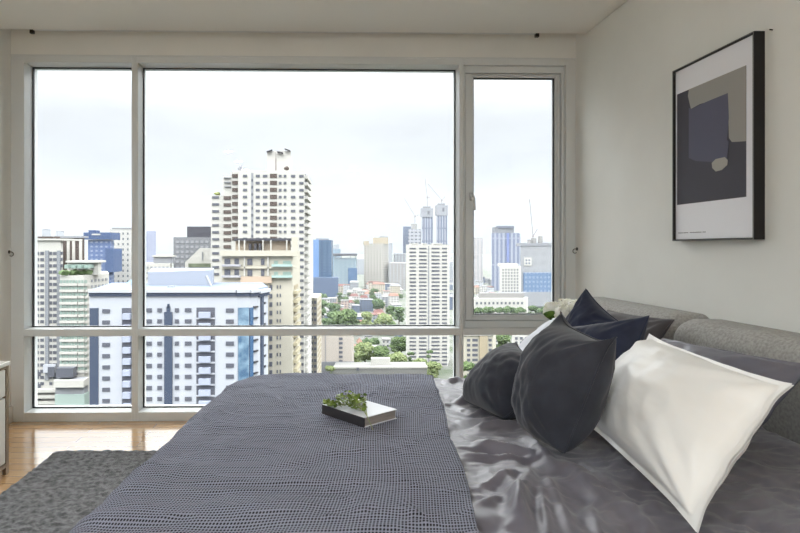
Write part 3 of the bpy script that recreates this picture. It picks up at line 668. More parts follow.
for zi, (x0, x1, ya, yb, d0, d1) in enumerate(BACK):
    n = {0: 26, 1: 24, 2: 17, 3: 5, 4: 13, 5: 8, 6: 3, 7: 7, 8: 3}[zi]
    for i in range(n):
        hh = rnd.uniform(8, 22) if zi < 2 or 2 < zi < 7 else rnd.uniform(5, 11)
        ci = rnd.choice([0, 0, 0, 1, 1, 2, 3, 3, 4, 5, 5]); ri = rnd.choice([0, 0, 1, 2, 3, 4]); dep = rnd.uniform(12, 20); ok = False
        for tries in range(30):
            d = d1-(d1-d0)*rnd.random(); w = (rnd.uniform(6, 13) if zi < 3 else rnd.uniform(4, 8))*(1-.02*tries)
            px = x0+(x1-x0-w)*((i+rnd.random()*.6)/n if tries < 6 else rnd.random()); a, bq = at(px, 248, d), at(px+w, 248, d)
            if not any(a.x-1 < t_[1] and bq.x+1 > t_[0] and d-1 < t_[3] and d+dep+1 > t_[2] for t_ in TAKEN): ok = True; break
        if not ok: continue
        TAKEN.append((a.x-1, bq.x+1, d-1, d+dep+1))
        a, bq = at(px, 248, d), at(px+w, 248, d); r = empty('low_building', ((a.x+bq.x)/2, d, G))
        tag(r, 'small %s low-rise building in the %s' % (cols_[ci][1], zone[zi]), 'building', '%s low-rise buildings, %s' % (cols_[ci][1], zone[zi]))
        MB().box(a.x, bq.x, d, d+dep, G, G+hh).build('body', ww[ci], r)
        if rnd.random() < .5: MB().box(a.x-.5, bq.x+.5, d-.5, d+dep+.5, G+hh, G+hh+.9).build('roof', roofm[ri], r)
        else:
            m = MB(); y2 = d+dep/2
            v = [m.bm.verts.new(q) for q in ((a.x-.6, d-.6, G+hh), (bq.x+.6, d-.6, G+hh), (bq.x+.6, d+dep+.6, G+hh), (a.x-.6, d+dep+.6, G+hh), (a.x+2, y2, G+hh+4), (bq.x-2, y2, G+hh+4))]
            for f in ((0, 1, 5, 4), (1, 2, 5), (2, 3, 4, 5), (3, 0, 4), (3, 2, 1, 0)): m.bm.faces.new([v[q] for q in f])
            m.build('roof', roofm[ri], r)
leafs = [noisy('crown_dark_green', (54, 70, 48), (84, 98, 70), .25, rough=.9, spec=.1), noisy('crown_mid_green', (62, 76, 50), (88, 102, 70), .3, rough=.9, spec=.1), noisy('crown_light_green', (82, 94, 62), (110, 118, 84), .3, rough=.9, spec=.1)]
trunk = cm('bark', (96, 80, 64))
def tree(px, ytop, d, wpx, kind, lab, grp, seed):
    c = at(px, ytop, d); R_ = wpx/2/F*d; H = max(c.z-G, R_*.9)
    r = empty('tree', (c.x, d, G)); tag(r, lab, 'tree', grp)
    m = MB(); rr = random.Random(seed)
    for i in range(18):
        a = rr.uniform(0, 6.28); q = rr.uniform(.1, .68)*R_
        top_ = G+H-R_*(.36+.35*(q/R_)**2)
        zz = top_ if i < 8 else top_-(H-R_*.8)*rr.uniform(.2, .75)
        m.blob((c.x+q*math.cos(a), d+q*math.sin(a), zz), R_*rr.uniform(.3, .44), 3, .34, 3.4, (1, 1, .85), seed+i)
    m.build('crown', leafs[kind], r); MB().tube([(c.x, d, G), (c.x, d, G+H*.6)], max(.3, R_*.07), 6).build('trunk', trunk, r)
T = [(320, 300, 800, 16, 0, 'dark tree crown right against the lower edge of the tall white tower'), (333, 311, 660, 16, 0, 'dark green tree just left of the large round tree'), (326, 318, 600, 12, 0, 'small dark tree right of the narrow cream balcony block'), (392, 322, 640, 14, 0, 'small dark tree in front of the light green tree beside the balcony tower'), (391, 306, 780, 12, 0, 'small dark tree behind the light green tree beside the balcony tower'), (356, 300, 900, 12, 0, 'dark tree behind the top of the large round tree'),
     (348, 309, 640, 32, 1, 'large round green tree above the transom, right of the tall tower'), (322, 294, 880, 18, 0, 'dark grey-green tree cluster beside the base of the tall white tower'), (332, 303, 820, 16, 0, 'dark tree beside the roofs left of the large round tree'),
     (378, 299, 860, 14, 0, 'dark upright tree in the middle of the low houses'), (384, 314, 650, 22, 2, 'light green tree right of the large round tree'), (399, 307, 720, 14, 0, 'dark tree at the left foot of the white balcony tower'),
     (366, 312, 640, 16, 2, 'low light green tree between the large round tree and its right neighbour'), (365, 343, 480, 26, 2, 'big light green tree directly below the transom'), (400, 337, 500, 18, 1, 'mid green tree just left of the white balcony tower base'),
     (357, 352, 440, 14, 2, 'small light green tree beside the pink-beige block'), (382, 346, 470, 22, 1, 'green tree between the two larger garden trees'), (396, 353, 430, 24, 2, 'light green tree in front of the garden trees'), (329, 366, 375, 12, 2, 'low pale green shrub at the left end of the flat white roof'),
     (420, 358, 420, 18, 2, 'pale green tree at the foot of the white balcony tower'), (433, 362, 415, 16, 2, 'pale tree right of the balcony tower foot'), (372, 338, 560, 20, 0, 'dark green tree behind the big light green tree'), (411, 352, 440, 8, 0, 'small dark palm-like tree before the balcony tower, left one'), (430, 350, 440, 8, 0, 'small dark palm-like tree before the balcony tower, right one'),
     (466, 362, 330, 18, 1, 'green shrub tree below the beige apartment block'), (502, 334, 440, 22, 1, 'green tree between the beige block and the white block'), (507, 345, 400, 18, 1, 'lower green tree right of the beige apartment block'), (498, 352, 380, 16, 2, 'pale green tree against the right side of the beige block')]
for i, t_ in enumerate(T): tree(t_[0], t_[1], t_[2], t_[3], t_[4], t_[5], None, i+3)
for i, (px, y, w) in enumerate(((478, 308, 14), (488, 306.5, 16), (499, 307.5, 14), (510, 306.5, 16), (521, 307.5, 14), (532, 305.5, 14), (543, 307, 16), (551, 305, 14))):
    tree(px, y, 640, w, 0, 'dark green tree in the row before the long low white building', 'dark trees before the long low building', 40+i)
for i in range(16):
    px = rnd.uniform(320, 402); tree(px, rnd.uniform(288, 300), rnd.uniform(900, 1200), rnd.uniform(5, 9), 0, 'small distant dark tree among the low houses', 'distant trees among the low houses', 60+i)

# ---- thin haze lying over the city
hz = bpy.data.materials.new('haze'); hz.use_nodes = True; t = hz.node_tree; t.nodes.clear()
vs = t.nodes.new('ShaderNodeVolumeScatter'); vs.inputs['Color'].default_value = (.32, .345, .38, 1); vs.inputs['Density'].default_value = 1/HZ; vs.inputs['Anisotropy'].default_value = 0
o_ = t.nodes.new('ShaderNodeOutputMaterial'); L(t, vs.outputs[0], o_.inputs['Volume'])
hb = MB().box(-3500, 3500, 300, 3200, G+.5, 300).build('haze', hz); tag(hb, 'thin pale haze lying over the distant city', 'haze', kind='stuff')

# ================================================================== furniture and bedding
def nz(p, s=1., seed=0.): return noise.noise(Vector((p[0]*s+seed*13.7, p[1]*s-seed*5.1, (p[2] if len(p) > 2 else 0)*s+seed*3.3)))

# ---- rug
rugm = noisy('rug_pile', (66, 66, 68), (122, 122, 124), 34., rough=.95, spec=.05, detail=8., lo=.38, hi=.62)
t = rugm.node_tree; n2 = N(t, 'ShaderNodeTexNoise', Scale=260., Detail=2.); tc_ = t.nodes.new('ShaderNodeTexCoord'); L(t, tc_.outputs['Object'], n2.inputs['Vector'])
bp = N(t, 'ShaderNodeBump', Strength=.9, Distance=.006); L(t, n2.outputs[0], bp.inputs['Height']); L(t, bp.outputs[0], bsdf(rugm).inputs['Normal'])
bsdf(rugm).inputs['Sheen Weight'].default_value = .3
c0 = atz(55, 449, .03); rx0, rx1, ry0, ry1 = c0.x, .55, .9, c0.y
def rugf(u, v):
    x, y = rx0+(rx1-rx0)*u, ry0+(ry1-ry0)*v
    e_ = min(u*(rx1-rx0), v*(ry1-ry0), (1-u)*(rx1-rx0), (1-v)*(ry1-ry0)); k = min(1, e_/.014)
    x += .008*nz((x, y), 30, 1)*(1-k)*1.5; y += .008*nz((x, y), 30, 2)*(1-k)
    h = .024+.006*nz((x, y), 7, 3)+.007*nz((x, y), 40, 4)+.006*nz((x, y), 95, 5)
    return (x, y, max(.002, h*(.25+.75*math.sqrt(k))))
tag(MB().grid(rugf, 200, 250).__class__ and (lambda m: (m.grid(rugf, 200, 250), m)[1])(MB()).build('rug', rugm, smooth=True), 'dark grey shaggy rug on the oak floor beside the bed', 'rug')

# ---- cabinet at the left edge
champ = mat('champagne_metal', (132, 114, 94), .3, metal=.7); cabw = mat('cabinet_white', (232, 230, 224), .3)
ca = at(8.8, 361, 3.18); X1, Y1, ZT = ca.x, 3.18, ca.z
t = empty('drawer_cabinet', ((XL+X1)/2, Y1, 0)); tag(t, 'white drawer cabinet with champagne metal edge against the left wall', 'cabinet')
CX0, CY0 = XL+.018, 1.75
MB().box(CX0, X1-.02, CY0, Y1-.005, .06, ZT-.022).build('body', cabw, t, bevel=.003)
MB().box(CX0, X1+.006, CY0-.005, Y1+.006, ZT-.022, ZT).build('top', cabw, t, bevel=.003)
fm = MB()
fm.box(X1-.02, X1+.001, Y1-.03, Y1, .0, ZT-.022); fm.box(X1-.02, X1+.001, CY0, CY0+.03, .0, ZT-.022); fm.box(X1-.02, X1+.001, CY0+.03, Y1-.03, .04, .062); fm.box(X1-.02, X1+.001, CY0+.03, Y1-.03, ZT-.036, ZT-.022)
fm.build('metal_frame', champ, t, bevel=.002)
MB().box(X1-.02, X1-.0, CY0+.034, Y1-.034, .066, .415).build('drawer', cabw, t, bevel=.003)
MB().box(X1-.02, X1-.0, CY0+.034, Y1-.034, .425, ZT-.04).build('drawer', cabw, t, bevel=.003)
for yy in (Y1-.02, CY0+.02): MB().box(CX0+.01, CX0+.04, yy-.015, yy+.015, 0, .06).build('foot', champ, t)

# ---- bed: base, mattress, padded headboard
BX0, BY0, BY1, ZB = -.24, .80, 2.86, .582
upho = noisy('headboard_weave', (150, 148, 145), (174, 172, 168), 90., rough=.95, bump=.5, dist=.002, spec=.1, detail=3.)
basem = mat('bed_base_fabric', (84, 82, 84), .9)
bed = empty('bed', ((BX0+1.6)/2, (BY0+BY1)/2, 0)); tag(bed, 'double bed with a grey padded headboard against the right wall', 'bed')
MB().box(BX0+.04, 1.60, BY0+.03, BY1-.03, .07, .30).build('base', basem, bed, bevel=.01)
MB().box(BX0+.02, 1.60, BY0+.02, BY1-.02, .30, ZB-.035).build('mattress', mat('mattress_white', (220, 218, 214), .8), bed, bevel=.05, bseg=4)
for x in (BX0+.12, 1.4):
    for y in (BY0+.12, BY1-.12): MB().box(x-.03, x+.03, y-.03, y+.03, .0, .07).build('leg', metal_d, bed)
def padded(y0, y1, zt_, name, x0=1.60, x1=1.852, z0=.28):
    m = MB(); n = 18
    r_ = .085
    prof = []                              # outline in X/Z: front, rounded top, back
    prof.append((x0+.03, z0)); prof.append((x0, z0+.05))
    for i in range(9):
        a = math.pi-i*math.pi/2/8; prof.append((x0+r_+.01+r_*1.1*math.cos(a), zt_-r_+r_*math.sin(a)))
    for i in range(1, 7):
        a = math.pi/2-i*math.pi/2/6; prof.append((x1-.06+.06*math.cos(a), zt_-.07+.07*math.sin(a)))
    prof.append((x1, z0))
    ys = [0, .012, .03, .06]+[.06+(y1-y0-.12)*i/n for i in range(1, n)]+[y1-y0-.06, y1-y0-.03, y1-y0-.012, y1-y0]
    xc, zc = (x0+x1)/2, (z0+zt_)/2; rings = []
    for y in ys:
        e_ = min(y, y1-y0-y); k = 1-.0*e_; ins = .055*(1-min(1, e_/.06))**2.2
        ring = []
        for (x, z) in prof:
            d_ = Vector((x-xc, 0, z-zc)); dl = d_.length; q = Vector((x, y0+y, z))-d_/dl*ins if z > z0+.02 else Vector((x, y0+y, z))
            if x > x1-.005: q.x = x
            q.x -= 0 if x > x1-.05 else .006*nz((y0+y, z), 5, 2); ring.append(m.bm.verts.new(q))
        rings.append(ring)
    for a, b in zip(rings, rings[1:]):
        for i in range(len(prof)): j = (i+1) % len(prof); m.bm.faces.new((a[i], a[j], b[j], b[i]))
    m.bm.faces.new(rings[0]); m.bm.faces.new(rings[-1][::-1])
    return m.build(name, upho, bed, smooth=True)
padded(2.612, 3.66, .915, 'headboard_pad'); padded(1.50, 2.605, .905, 'headboard_pad'); padded(.39, 1.493, .905, 'headboard_pad')

# ---- duvet
duv = noisy('duvet_cotton_sateen', (98, 95, 105), (108, 105, 115), 3., rough=.38, spec=.45); bsdf(duv).inputs['Sheen Weight'].default_value = .25
def ridge(x, y, ax, ay, bx, by, w, h, K=1.7):
    """a soft fold along a segment"""
    dx, dy = bx-ax, by-ay; l2 = dx*dx+dy*dy; t_ = max(0, min(1, ((x-ax)*dx+(y-ay)*dy)/l2)); d = math.hypot(x-ax-dx*t_, y-ay-dy*t_)
    return K*h*math.exp(-(d/w)**2)*math.sin(math.pi*min(1, max(0.02, t_)))**.5
FOLDS = []
fr_ = random.Random(4)
def P2(px, py, z=.6): q = atz(px, py, z); return q.x, q.y
for a, b, w, h in (((470, 424), (520, 418), .018, .014), ((472, 440), (535, 452), .022, .018), ((462, 452), (540, 455), .014, .012), ((480, 480), (520, 470), .014, .012), ((535, 462), (512, 520), .022, .02), ((505, 470), (530, 525), .02, .016),
                   ((545, 470), (575, 530), .016, .012), ((560, 455), (610, 505), .02, .014), ((575, 462), (640, 520), .016, .010), ((478, 500), (500, 490), .012, .009), ((468, 410), (500, 404), .018, .012), ((455, 398), (480, 392), .02, .013), ((540, 480), (550, 530), .014, .012),
                   ((440, 380), (462, 376), .02, .012), ((520, 428), (560, 470), .02, .012), ((600, 470), (660, 533), .02, .012), ((590, 500), (600, 530), .012, .008)):
    FOLDS.append(P2(*a)+P2(*b)+(w, h))
def topz(x, y):
    z = ZB+.012*nz((x, y), 2.2, 1)+.006*nz((x*1.3, y*.7), 6, 2)
    return z
def duvz(x, y):
    z = topz(x, y)+.012*nz((x*1.6+.7*nz((x, y), 4, 8), y*1.1+.6*nz((x, y), 4, 18)), 5.5, 5)+.013*(.35-abs(nz((x*1.2+.5*nz((x, y), 3, 17), y*1.6+nz((x, y), 4, 7)*.5), 6, 6)))+.007*(.3-abs(nz((x*1.3+.4*nz((x, y), 6, 27), y+nz((x, y), 7, 7)*.3), 13, 16)))+.002*nz((x*1.2, y), 26, 9)
    for f in FOLDS: z += ridge(x, y, *f)
    return z
def sheet(z_of, xa, xb, ya, yb, drop, R_=.06, step=.012, thick=.0, flare=.0, corner=.26, dropx0=True, dropx1=False, ripple=.008, xskew=0, offs=0.):
    """cloth over a block xa..xb, ya..yb hanging down its edges; u,v run over the unfolded cloth"""
    def f(s_, t_):
        # rounded-rectangle distance outside the block top
        x = min(max(s_, xa+corner if dropx0 else xa), xb); y = min(max(t_, ya+corner), yb-corner)
        dx, dy = s_-x, t_-y
        if not dropx0 or dx > 0: dx_ = dx if dx > 0 else 0
        d = math.hypot(dx, dy)-corner
        if not dropx0 and s_ < xa+corner: dx = 0; d = abs(dy)-corner
        if dx >= 0: d = abs(dy)-corner
        if d <= 0: return Vector((s_, t_, z_of(s_, t_)))
        n = Vector((min(dx, 0), dy, 0)).normalized() if (dx < 0) else Vector((0, math.copysign(1, dy), 0))
        base = Vector((s_, t_, 0))-n*d; z0_ = z_of(base.x, base.y)
        a = min(d/R_, math.pi/2); out = R_*math.sin(a); dn = R_*(1-math.cos(a)); rest = max(0, d-R_*math.pi/2)
        arc = math.atan2(n.y, n.x)
        rp = ripple*min(1, rest/.15)*math.sin(base.x*21+base.y*17+arc*9+2*nz((base.x, base.y), 3, 4))
        p = base+n*(out+flare*rest+rp); p.z = max(z0_-dn-rest*math.sqrt(max(0, 1-flare*flare)), .05); return p
    return f
SX0, SX1, SY0, SY1 = -.44, 1.60, BY0-.02, BY1
DROP = .34
df = sheet(duvz, -.40, 1.60, BY0, BY1-.03, DROP, R_=.06, flare=.06, corner=.22)
dm = MB(); us0, us1, vs0, vs1 = .10, 1.57, BY0-DROP, BY1+DROP-.05
def duf(u, v): return df(us0+(us1-us0)*u, vs0+(vs1-vs0)*v)
dm.grid(duf, 190, 330)
dv = dm.build('duvet', duv, smooth=True); tag(dv, 'crumpled purplish grey sateen duvet under the pillows on the bed', 'duvet')
so_ = dv.modifiers.new('thickness', 'SOLIDIFY'); so_.thickness = .016; so_.offset = -1

# ---- waffle throw
def waffle():
    m = mat('waffle_throw', (92, 94, 106), .9, spec=.15); t = m.node_tree
    tc = t.nodes.new('ShaderNodeTexCoord'); s = t.nodes.new('ShaderNodeSeparateXYZ'); L(t, tc.outputs['UV'], s.inputs[0])
    def wv(src, per):
        a = N(t, 'ShaderNodeMath', operation='MULTIPLY'); a.inputs[1].default_value = 2*math.pi/per; L(t, src, a.inputs[0])
        b = N(t, 'ShaderNodeMath', operation='SINE'); L(t, a.outputs[0], b.inputs[0])
        c = N(t, 'ShaderNodeMath', operation='MULTIPLY_ADD'); c.inputs[1].default_value = .5; c.inputs[2].default_value = .5; L(t, b.outputs[0], c.inputs[0]); return c
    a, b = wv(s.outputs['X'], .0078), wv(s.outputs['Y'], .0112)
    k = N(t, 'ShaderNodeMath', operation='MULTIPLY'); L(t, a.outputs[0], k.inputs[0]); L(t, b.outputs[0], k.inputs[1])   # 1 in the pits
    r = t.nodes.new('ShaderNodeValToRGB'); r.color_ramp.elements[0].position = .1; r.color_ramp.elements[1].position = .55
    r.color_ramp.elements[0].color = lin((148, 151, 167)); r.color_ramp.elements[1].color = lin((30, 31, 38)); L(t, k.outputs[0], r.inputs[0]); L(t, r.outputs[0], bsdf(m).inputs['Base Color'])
    inv = N(t, 'ShaderNodeMath', operation='SUBTRACT'); inv.inputs[0].default_value = 1; L(t, k.outputs[0], inv.inputs[1])
    bp = N(t, 'ShaderNodeBump', Strength=1., Distance=.004); L(t, inv.outputs[0], bp.inputs['Height']); L(t, bp.outputs[0], bsdf(m).inputs['Normal']); return m
wafm = waffle()
def throwz(x, y):
    return max(duvz(x, y) if x > .05 else -9, topz(x, y)+.004)+.009+.010*nz((x*.45+.3*nz((x, y), 3, 31), y*2.0), 4, 12)+.005*nz((x*1.0, y*1.7), 7, 13)+.005*(.3-abs(nz((x*.7+.2*nz((x, y), 5, 33), y*2.8), 7, 14)))*2
# its edge towards the pillows runs slightly askew
q1, q2 = atz(433, 372, .61), atz(483, 533, .61)
def xr(y): return q1.x+(q2.x-q1.x)*(q1.y-y)/(q1.y-q2.y)+.006*math.sin(y*9)
tf = sheet(throwz, -.425, 1.60, BY0, BY1-.01, .45, R_=.08, flare=.25, corner=.21, ripple=.014)
tm = MB(); tv0, tv1, tx0 = BY0-.36, BY1+.36, -.425-.44
def thf(u, v):
    t_ = tv0+(tv1-tv0)*v; s1 = xr(min(max(t_, BY0), BY1)); s_ = tx0+(s1-tx0)*u
    p = tf(s_, t_); p.x -= .11*(2.0-p.y)*max(0, min(1, (.25-p.x)/.55)); return p
tm.grid(thf, 170, 300, uv=lambda u, v: ((tx0+(.5-tx0)*u), (tv0+(tv1-tv0)*v)))
th = tm.build('bed_throw', wafm, smooth=True); tag(th, 'dark blue-grey waffle-weave throw spread over the foot of the bed', 'throw')
so_ = th.modifiers.new('thickness', 'SOLIDIFY'); so_.thickness = .007; so_.offset = 0

# ---- cushions
def cushion(name, label, P00, P10, P11, P01, T, m, cat='cushion', group=None, c=.10, res=44, flange=0., seed=0, wr=.010, back=.75, pinch=.42, sag=0., dent=None, crease=1.0, cp=2., rb=0.):
    """a pillow between four corners (P00 bottom-left, P10 bottom-right, P11 top-right, P01 top-left, seen from its front)"""
    P00, P10, P11, P01 = map(Vector, (P00, P10, P11, P01))
    nn = ((P10-P00).cross(P01-P00)).normalized()
    if nn.y > 0 and nn.x > 0: nn = -nn
    if nn.x > 0 and abs(nn.x) > abs(nn.y): nn = -nn
    cen = (P00+P10+P11+P01)/4
    def f(side):
        def g(a, b):
            u, v = a*2-1, b*2-1
            u = math.sin(u*math.pi/2)*.55+u*.45; v = math.sin(v*math.pi/2)*.55+v*.45
            uu = u*(1-c*(1-abs(v)**cp)); vv = v*(1-c*(1-abs(u)**cp))
            if v < 0 and rb: vv *= 1-rb*abs(u)**5; uu *= 1-rb*abs(v)**5
            s_, t_ = (uu+1)/2, (vv+1)/2
            p = P00*(1-s_)*(1-t_)+P10*s_*(1-t_)+P11*s_*t_+P01*(1-s_)*t_
            ui, vi = (u/(1-flange), v/(1-flange)) if flange else (u, v)
            q = max(0, 1-ui*ui)*max(0, 1-vi*vi); h = T/2*(q**pinch)
            if h > 0:
                h *= 1+.12*nz((u, v, side), 1.1, seed)
                edge = q**.3
                w = wr*(nz((u*1.0, v*1.0, side*3), 2.3, seed+1)+.6*nz((u*3+v, v*1.2-u, side), 2.6, seed+2)+.35*abs(nz((u*2-v*2, v*5, side), 2.2, seed+4)))*edge
                # creases fanning from the corners
                for su in (-1, 1):
                    for sv in (-1, 1):
                        du, dv_ = 1-su*u, 1-sv*v; rr = math.hypot(du, dv_)
                        if rr < 1.1 and rr > 1e-4:
                            an = math.atan2(dv_, du); w += crease*.007*math.sin(an*11+seed+su+2*sv)*math.exp(-((rr-.45)/.28)**2)*edge
                h += w
                if dent: h -= dent*math.exp(-((u*1.3)**2))*max(0, v)**2*side if side > 0 else 0
            if flange and q <= 0: h = .003
            k = h*(1 if side > 0 else back)
            wig = nn*(.006*nz((u*2.5, v*2.5), 1.5, seed+9)) if flange else Vector()
            return p+nn*(k*side)+wig+Vector((0, 0, -sag*(1-v)*0))
        return g
    mb = MB(); mb.grid(f(1), res, res); mb.grid(f(-1), res, res)
    bmesh.ops.remove_doubles(mb.bm, verts=mb.bm.verts, dist=.0012)
    if cat is None: return mb
    o = mb.build(name, m, smooth=True, origin=tuple(cen)); tag(o, label, cat, group)
    # corded seam as a part
    if not flange:
        loop = []
        for k in range(4*24):
            e_, w_ = divmod(k, 24); t1 = w_/24*2-1
            u, v = [(t1, -1), (1, t1), (-t1, 1), (-1, -t1)][e_]
            uu = u*(1-c*(1-abs(v)**cp)); vv = v*(1-c*(1-abs(u)**cp)); k_ = (1-rb*abs(u)**5, 1-rb*abs(v)**5) if v < 0 else (1, 1); vv *= k_[0]; uu *= k_[1]; s_, t_ = (uu+1)/2, (vv+1)/2
            loop.append(P00*(1-s_)*(1-t_)+P10*s_*(1-t_)+P11*s_*t_+P01*(1-s_)*t_)
        MB().tube(loop+[loop[0]], .0035, 6).build('seam', m, o, smooth=True)
    return o
def fab(name, c1, c2, rough=.85, sc=14., sheen=.2):
    m = noisy(name, c1, c2, sc, rough=rough, spec=.2, detail=6.); t = m.node_tree
    bsdf(m).inputs['Sheen Weight'].default_value = sheen; bsdf(m).inputs['Sheen Roughness'].default_value = .5
    nw = N(t, 'ShaderNodeTexNoise', Scale=420., Detail=2.); tcx = t.nodes.new('ShaderNodeTexCoord'); L(t, tcx.outputs['Object'], nw.inputs['Vector'])
    bp = N(t, 'ShaderNodeBump', Strength=.25, Distance=.001); L(t, nw.outputs[0], bp.inputs['Height']); L(t, bp.outputs[0], bsdf(m).inputs['Normal']); return m
char = fab('charcoal_velvet', (48, 50, 58), (57, 59, 68)); navy = fab('navy_velvet', (38, 43, 62), (47, 53, 74)); sat = noisy('white_satin', (236, 235, 233), (241, 240, 238), 4., rough=.38, spec=.45)
bsdf(sat).inputs['Sheen Weight'].default_value = .2
lav = noisy('white_cotton', (214, 216, 226), (222, 224, 232), 4., rough=.8); pgrey = noisy('pillowcase_grey', (98, 97, 108), (108, 107, 118), 4., rough=.5)
dgrey = fab('pillowcase_charcoal', (74, 71, 74), (84, 81, 84))

def A(px, py, Y): return at(px, py, Y)
# back row, against the headboard
cushion('pillow', 'charcoal pillow peeking out beside the gap of the headboard, behind the navy cushion', (1.30, 2.93, .60), (1.33, 2.46, .62), A(674, 320, 2.50), (1.50, 2.95, .90), .16, dgrey, 'pillow', c=.06, seed=3)
cushion('pillow', 'purplish grey pillow leaning on the headboard behind the large white pillow', (1.22, 2.36, .60), (1.22, 1.66, .60), (1.50, 1.72, .865), A(662, 338, 2.36), .17, pgrey, 'pillow', c=.025, seed=5, wr=.016, flange=.07)
cushion('pillow', 'white cotton pillow farthest to the left among the pillows', (.88, 2.78, .61), (.93, 2.30, .61), (1.14, 2.34, .84), A(564, 317, 2.78), .20, lav, 'pillow', c=.06, seed=7)
cushion('cushion', 'navy cushion at the back with its pointed corner standing highest', A(556, 352, 2.62), A(598, 372, 2.38), A(622, 324, 2.45), A(586, 289, 2.6), .19, navy, c=.09, seed=8)
cushion('cushion', 'navy cushion in front of the other navy one, touching the white satin pillow', A(565, 388, 2.22), A(622, 396, 2.0), A(649, 316, 2.14), A(572, 327, 2.25), .25, navy, c=.06, cp=3, seed=9)
cushion('pillow', 'large white satin pillow with a flat border, nearest to the camera', (.93, 2.02, .615), A(697, 533, 1.21), A(793, 384, 1.28), A(650, 334, 2.02), .25, sat, 'pillow', c=.065, cp=3.5, flange=.075, seed=11, wr=.010, crease=1.2, res=64)
cushion('cushion', 'smaller charcoal cushion on the left, lying lower than its charcoal neighbour', A(457, 402, 2.42), A(504, 424, 2.06), A(560, 372, 2.08), A(516.5, 342.5, 2.42), .25, char, c=.12, cp=4, rb=.16, seed=13)
cushion('cushion', 'larger charcoal cushion with two pointed top corners in the middle of the bed', A(526, 440, 1.86), A(564, 466, 1.62), A(616, 337, 1.60), A(561, 312, 1.88), .29, char, c=.16, cp=5, rb=.17, seed=15, dent=.02)

# ---- book and sprig on the throw
bt = .645
K = [atz(322.5, 404.5, bt), atz(364.5, 418, bt), atz(396.5, 409, bt), atz(366, 399, bt)]
ang = math.atan2((K[1]-K[0]).y, (K[1]-K[0]).x)
lx_, ly_ = (K[1]-K[0]).length, (K[2]-K[1]).length
ex, ey = (K[1]-K[0]).normalized(), None; ey = Vector((-ex.y, ex.x, 0))
bkc = (K[0]+K[2])/2
bo = empty('book', (bkc.x, bkc.y, bt-.034)); tag(bo, 'hardback book with white cover and dark spine lying on the waffle throw', 'book')
hx, hy = lx_/2, ly_/2
def bk(cx, cy, z0, z1, sx_, sy_): return MB().quadbox(Vector((bkc.x, bkc.y, (z0+z1)/2))+ex*cx+ey*cy, ex*sx_, ey*sy_, Vector((0, 0, (z1-z0)/2)))
wc = mat('book_cover_white', (214, 216, 224), .35)
bk(0, 0, bt-.003, bt, hx, hy).build('cover', wc, bo, bevel=.001); bk(0, 0, bt-.034, bt-.031, hx, hy).build('cover', wc, bo, bevel=.001)
bk(0, .0, bt-.031, bt-.003, hx-.004, hy-.004).build('pages', noisy('page_edges', (142, 134, 128), (160, 152, 146), 60., mscale=(.3, .3, 8)), bo)
bk(0, -hy+.002, bt-.0338, bt-.0002, hx, .0025).build('spine', mat('book_spine_dark', (46, 44, 48), .5), bo)
green = noisy('leaf_green', (66, 90, 22), (128, 150, 58), 30., rough=.45); lc = atz(350, 401, bt+.015)
sp_ = empty('leafy_sprig', (lc.x, lc.y, bt)); tag(sp_, 'green leafy sprig with small round leaves lying across the book', 'plant sprig')
lm = MB(); sr = random.Random(5); stem = MB(); lpt = []
stp = [atz(331, 402, bt+.006), atz(345, 404, bt+.014), atz(358, 406, bt+.016), atz(364, 411, bt+.008), atz(367.5, 417, bt+.002), atz(373, 430, .612)]
stem.tube(stp, .0013, 6)
def leafd(p, r_, rx_, rz_):
    M = Matrix.Translation(p) @ Matrix.Rotation(rz_, 4, 'Z') @ Matrix.Rotation(rx_, 4, 'X')
    n = 9; c_ = lm.bm.verts.new(M @ Vector((0, 0, -.12*r_))); ring = [lm.bm.verts.new(M @ Vector((r_*math.cos(2*math.pi*k/n)*.85, r_*math.sin(2*math.pi*k/n), .12*r_))) for k in range(n)]
    for k in range(n): lm.bm.faces.new((c_, ring[k], ring[(k+1) % n]))
for i in range(230):
    px = sr.uniform(324, 366); k = (px-324)/42
    py = sr.uniform(402+6*k, 406+7*k) if px < 338 else sr.uniform(397+2*k, 405+8*k)
    h_ = sr.uniform(.004, .034 if px > 336 else .012)
    if sr.random() < .3 and px < 345: continue
    p = atz(px, py, bt+.004); p.z = bt+.003+h_
    leafd(p, sr.uniform(.006, .0095), sr.uniform(-.9, .9), sr.uniform(0, 6.28))
    if i % 4 == 0: stem.tube([p, p*.5+stp[min(4, int(k*4.9))]*.5+Vector((0, 0, -.003)), stp[min(4, int(k*4.9))]], .0008, 5)
lf = lm.build('leaves', green, sp_); lf.modifiers.new('t', 'SOLIDIFY').thickness = .0008; stem.build('stem', mat('stem_green', (150, 158, 110), .6), sp_)

# ---- nightstand, vase and flowers beyond the bed
dk = mat('nightstand_dark', (50, 49, 52), .45)
NX0, NX1, NY0, NY1, NZ = at(523.5, 345, 3.46).x, 1.59, 3.04, 3.46, at(523.5, 339.5, 3.46).z
ns = empty('nightstand', ((NX0+NX1)/2, (NY0+NY1)/2, 0)); tag(ns, 'dark nightstand between the bed and the window, mostly hidden by pillows', 'nightstand')
MB().box(NX0, NX1, NY0, NY1, .12, NZ-.02).build('body', dk, ns, bevel=.004); MB().box(NX0-.006, NX1, NY0-.006, NY1+.006, NZ-.02, NZ).build('top', dk, ns, bevel=.003)
MB().box(NX0-.008, NX0, NY0+.01, NY1-.01, .15, NZ-.03).build('drawer', dk, ns, bevel=.002)
for x in (NX0+.03, NX1-.03):
    for y in (NY0+.03, NY1-.03): MB().box(x-.012, x+.012, y-.012, y+.012, 0, .12).build('leg', metal_d, ns)
fc_ = at(558, 311, 3.22)
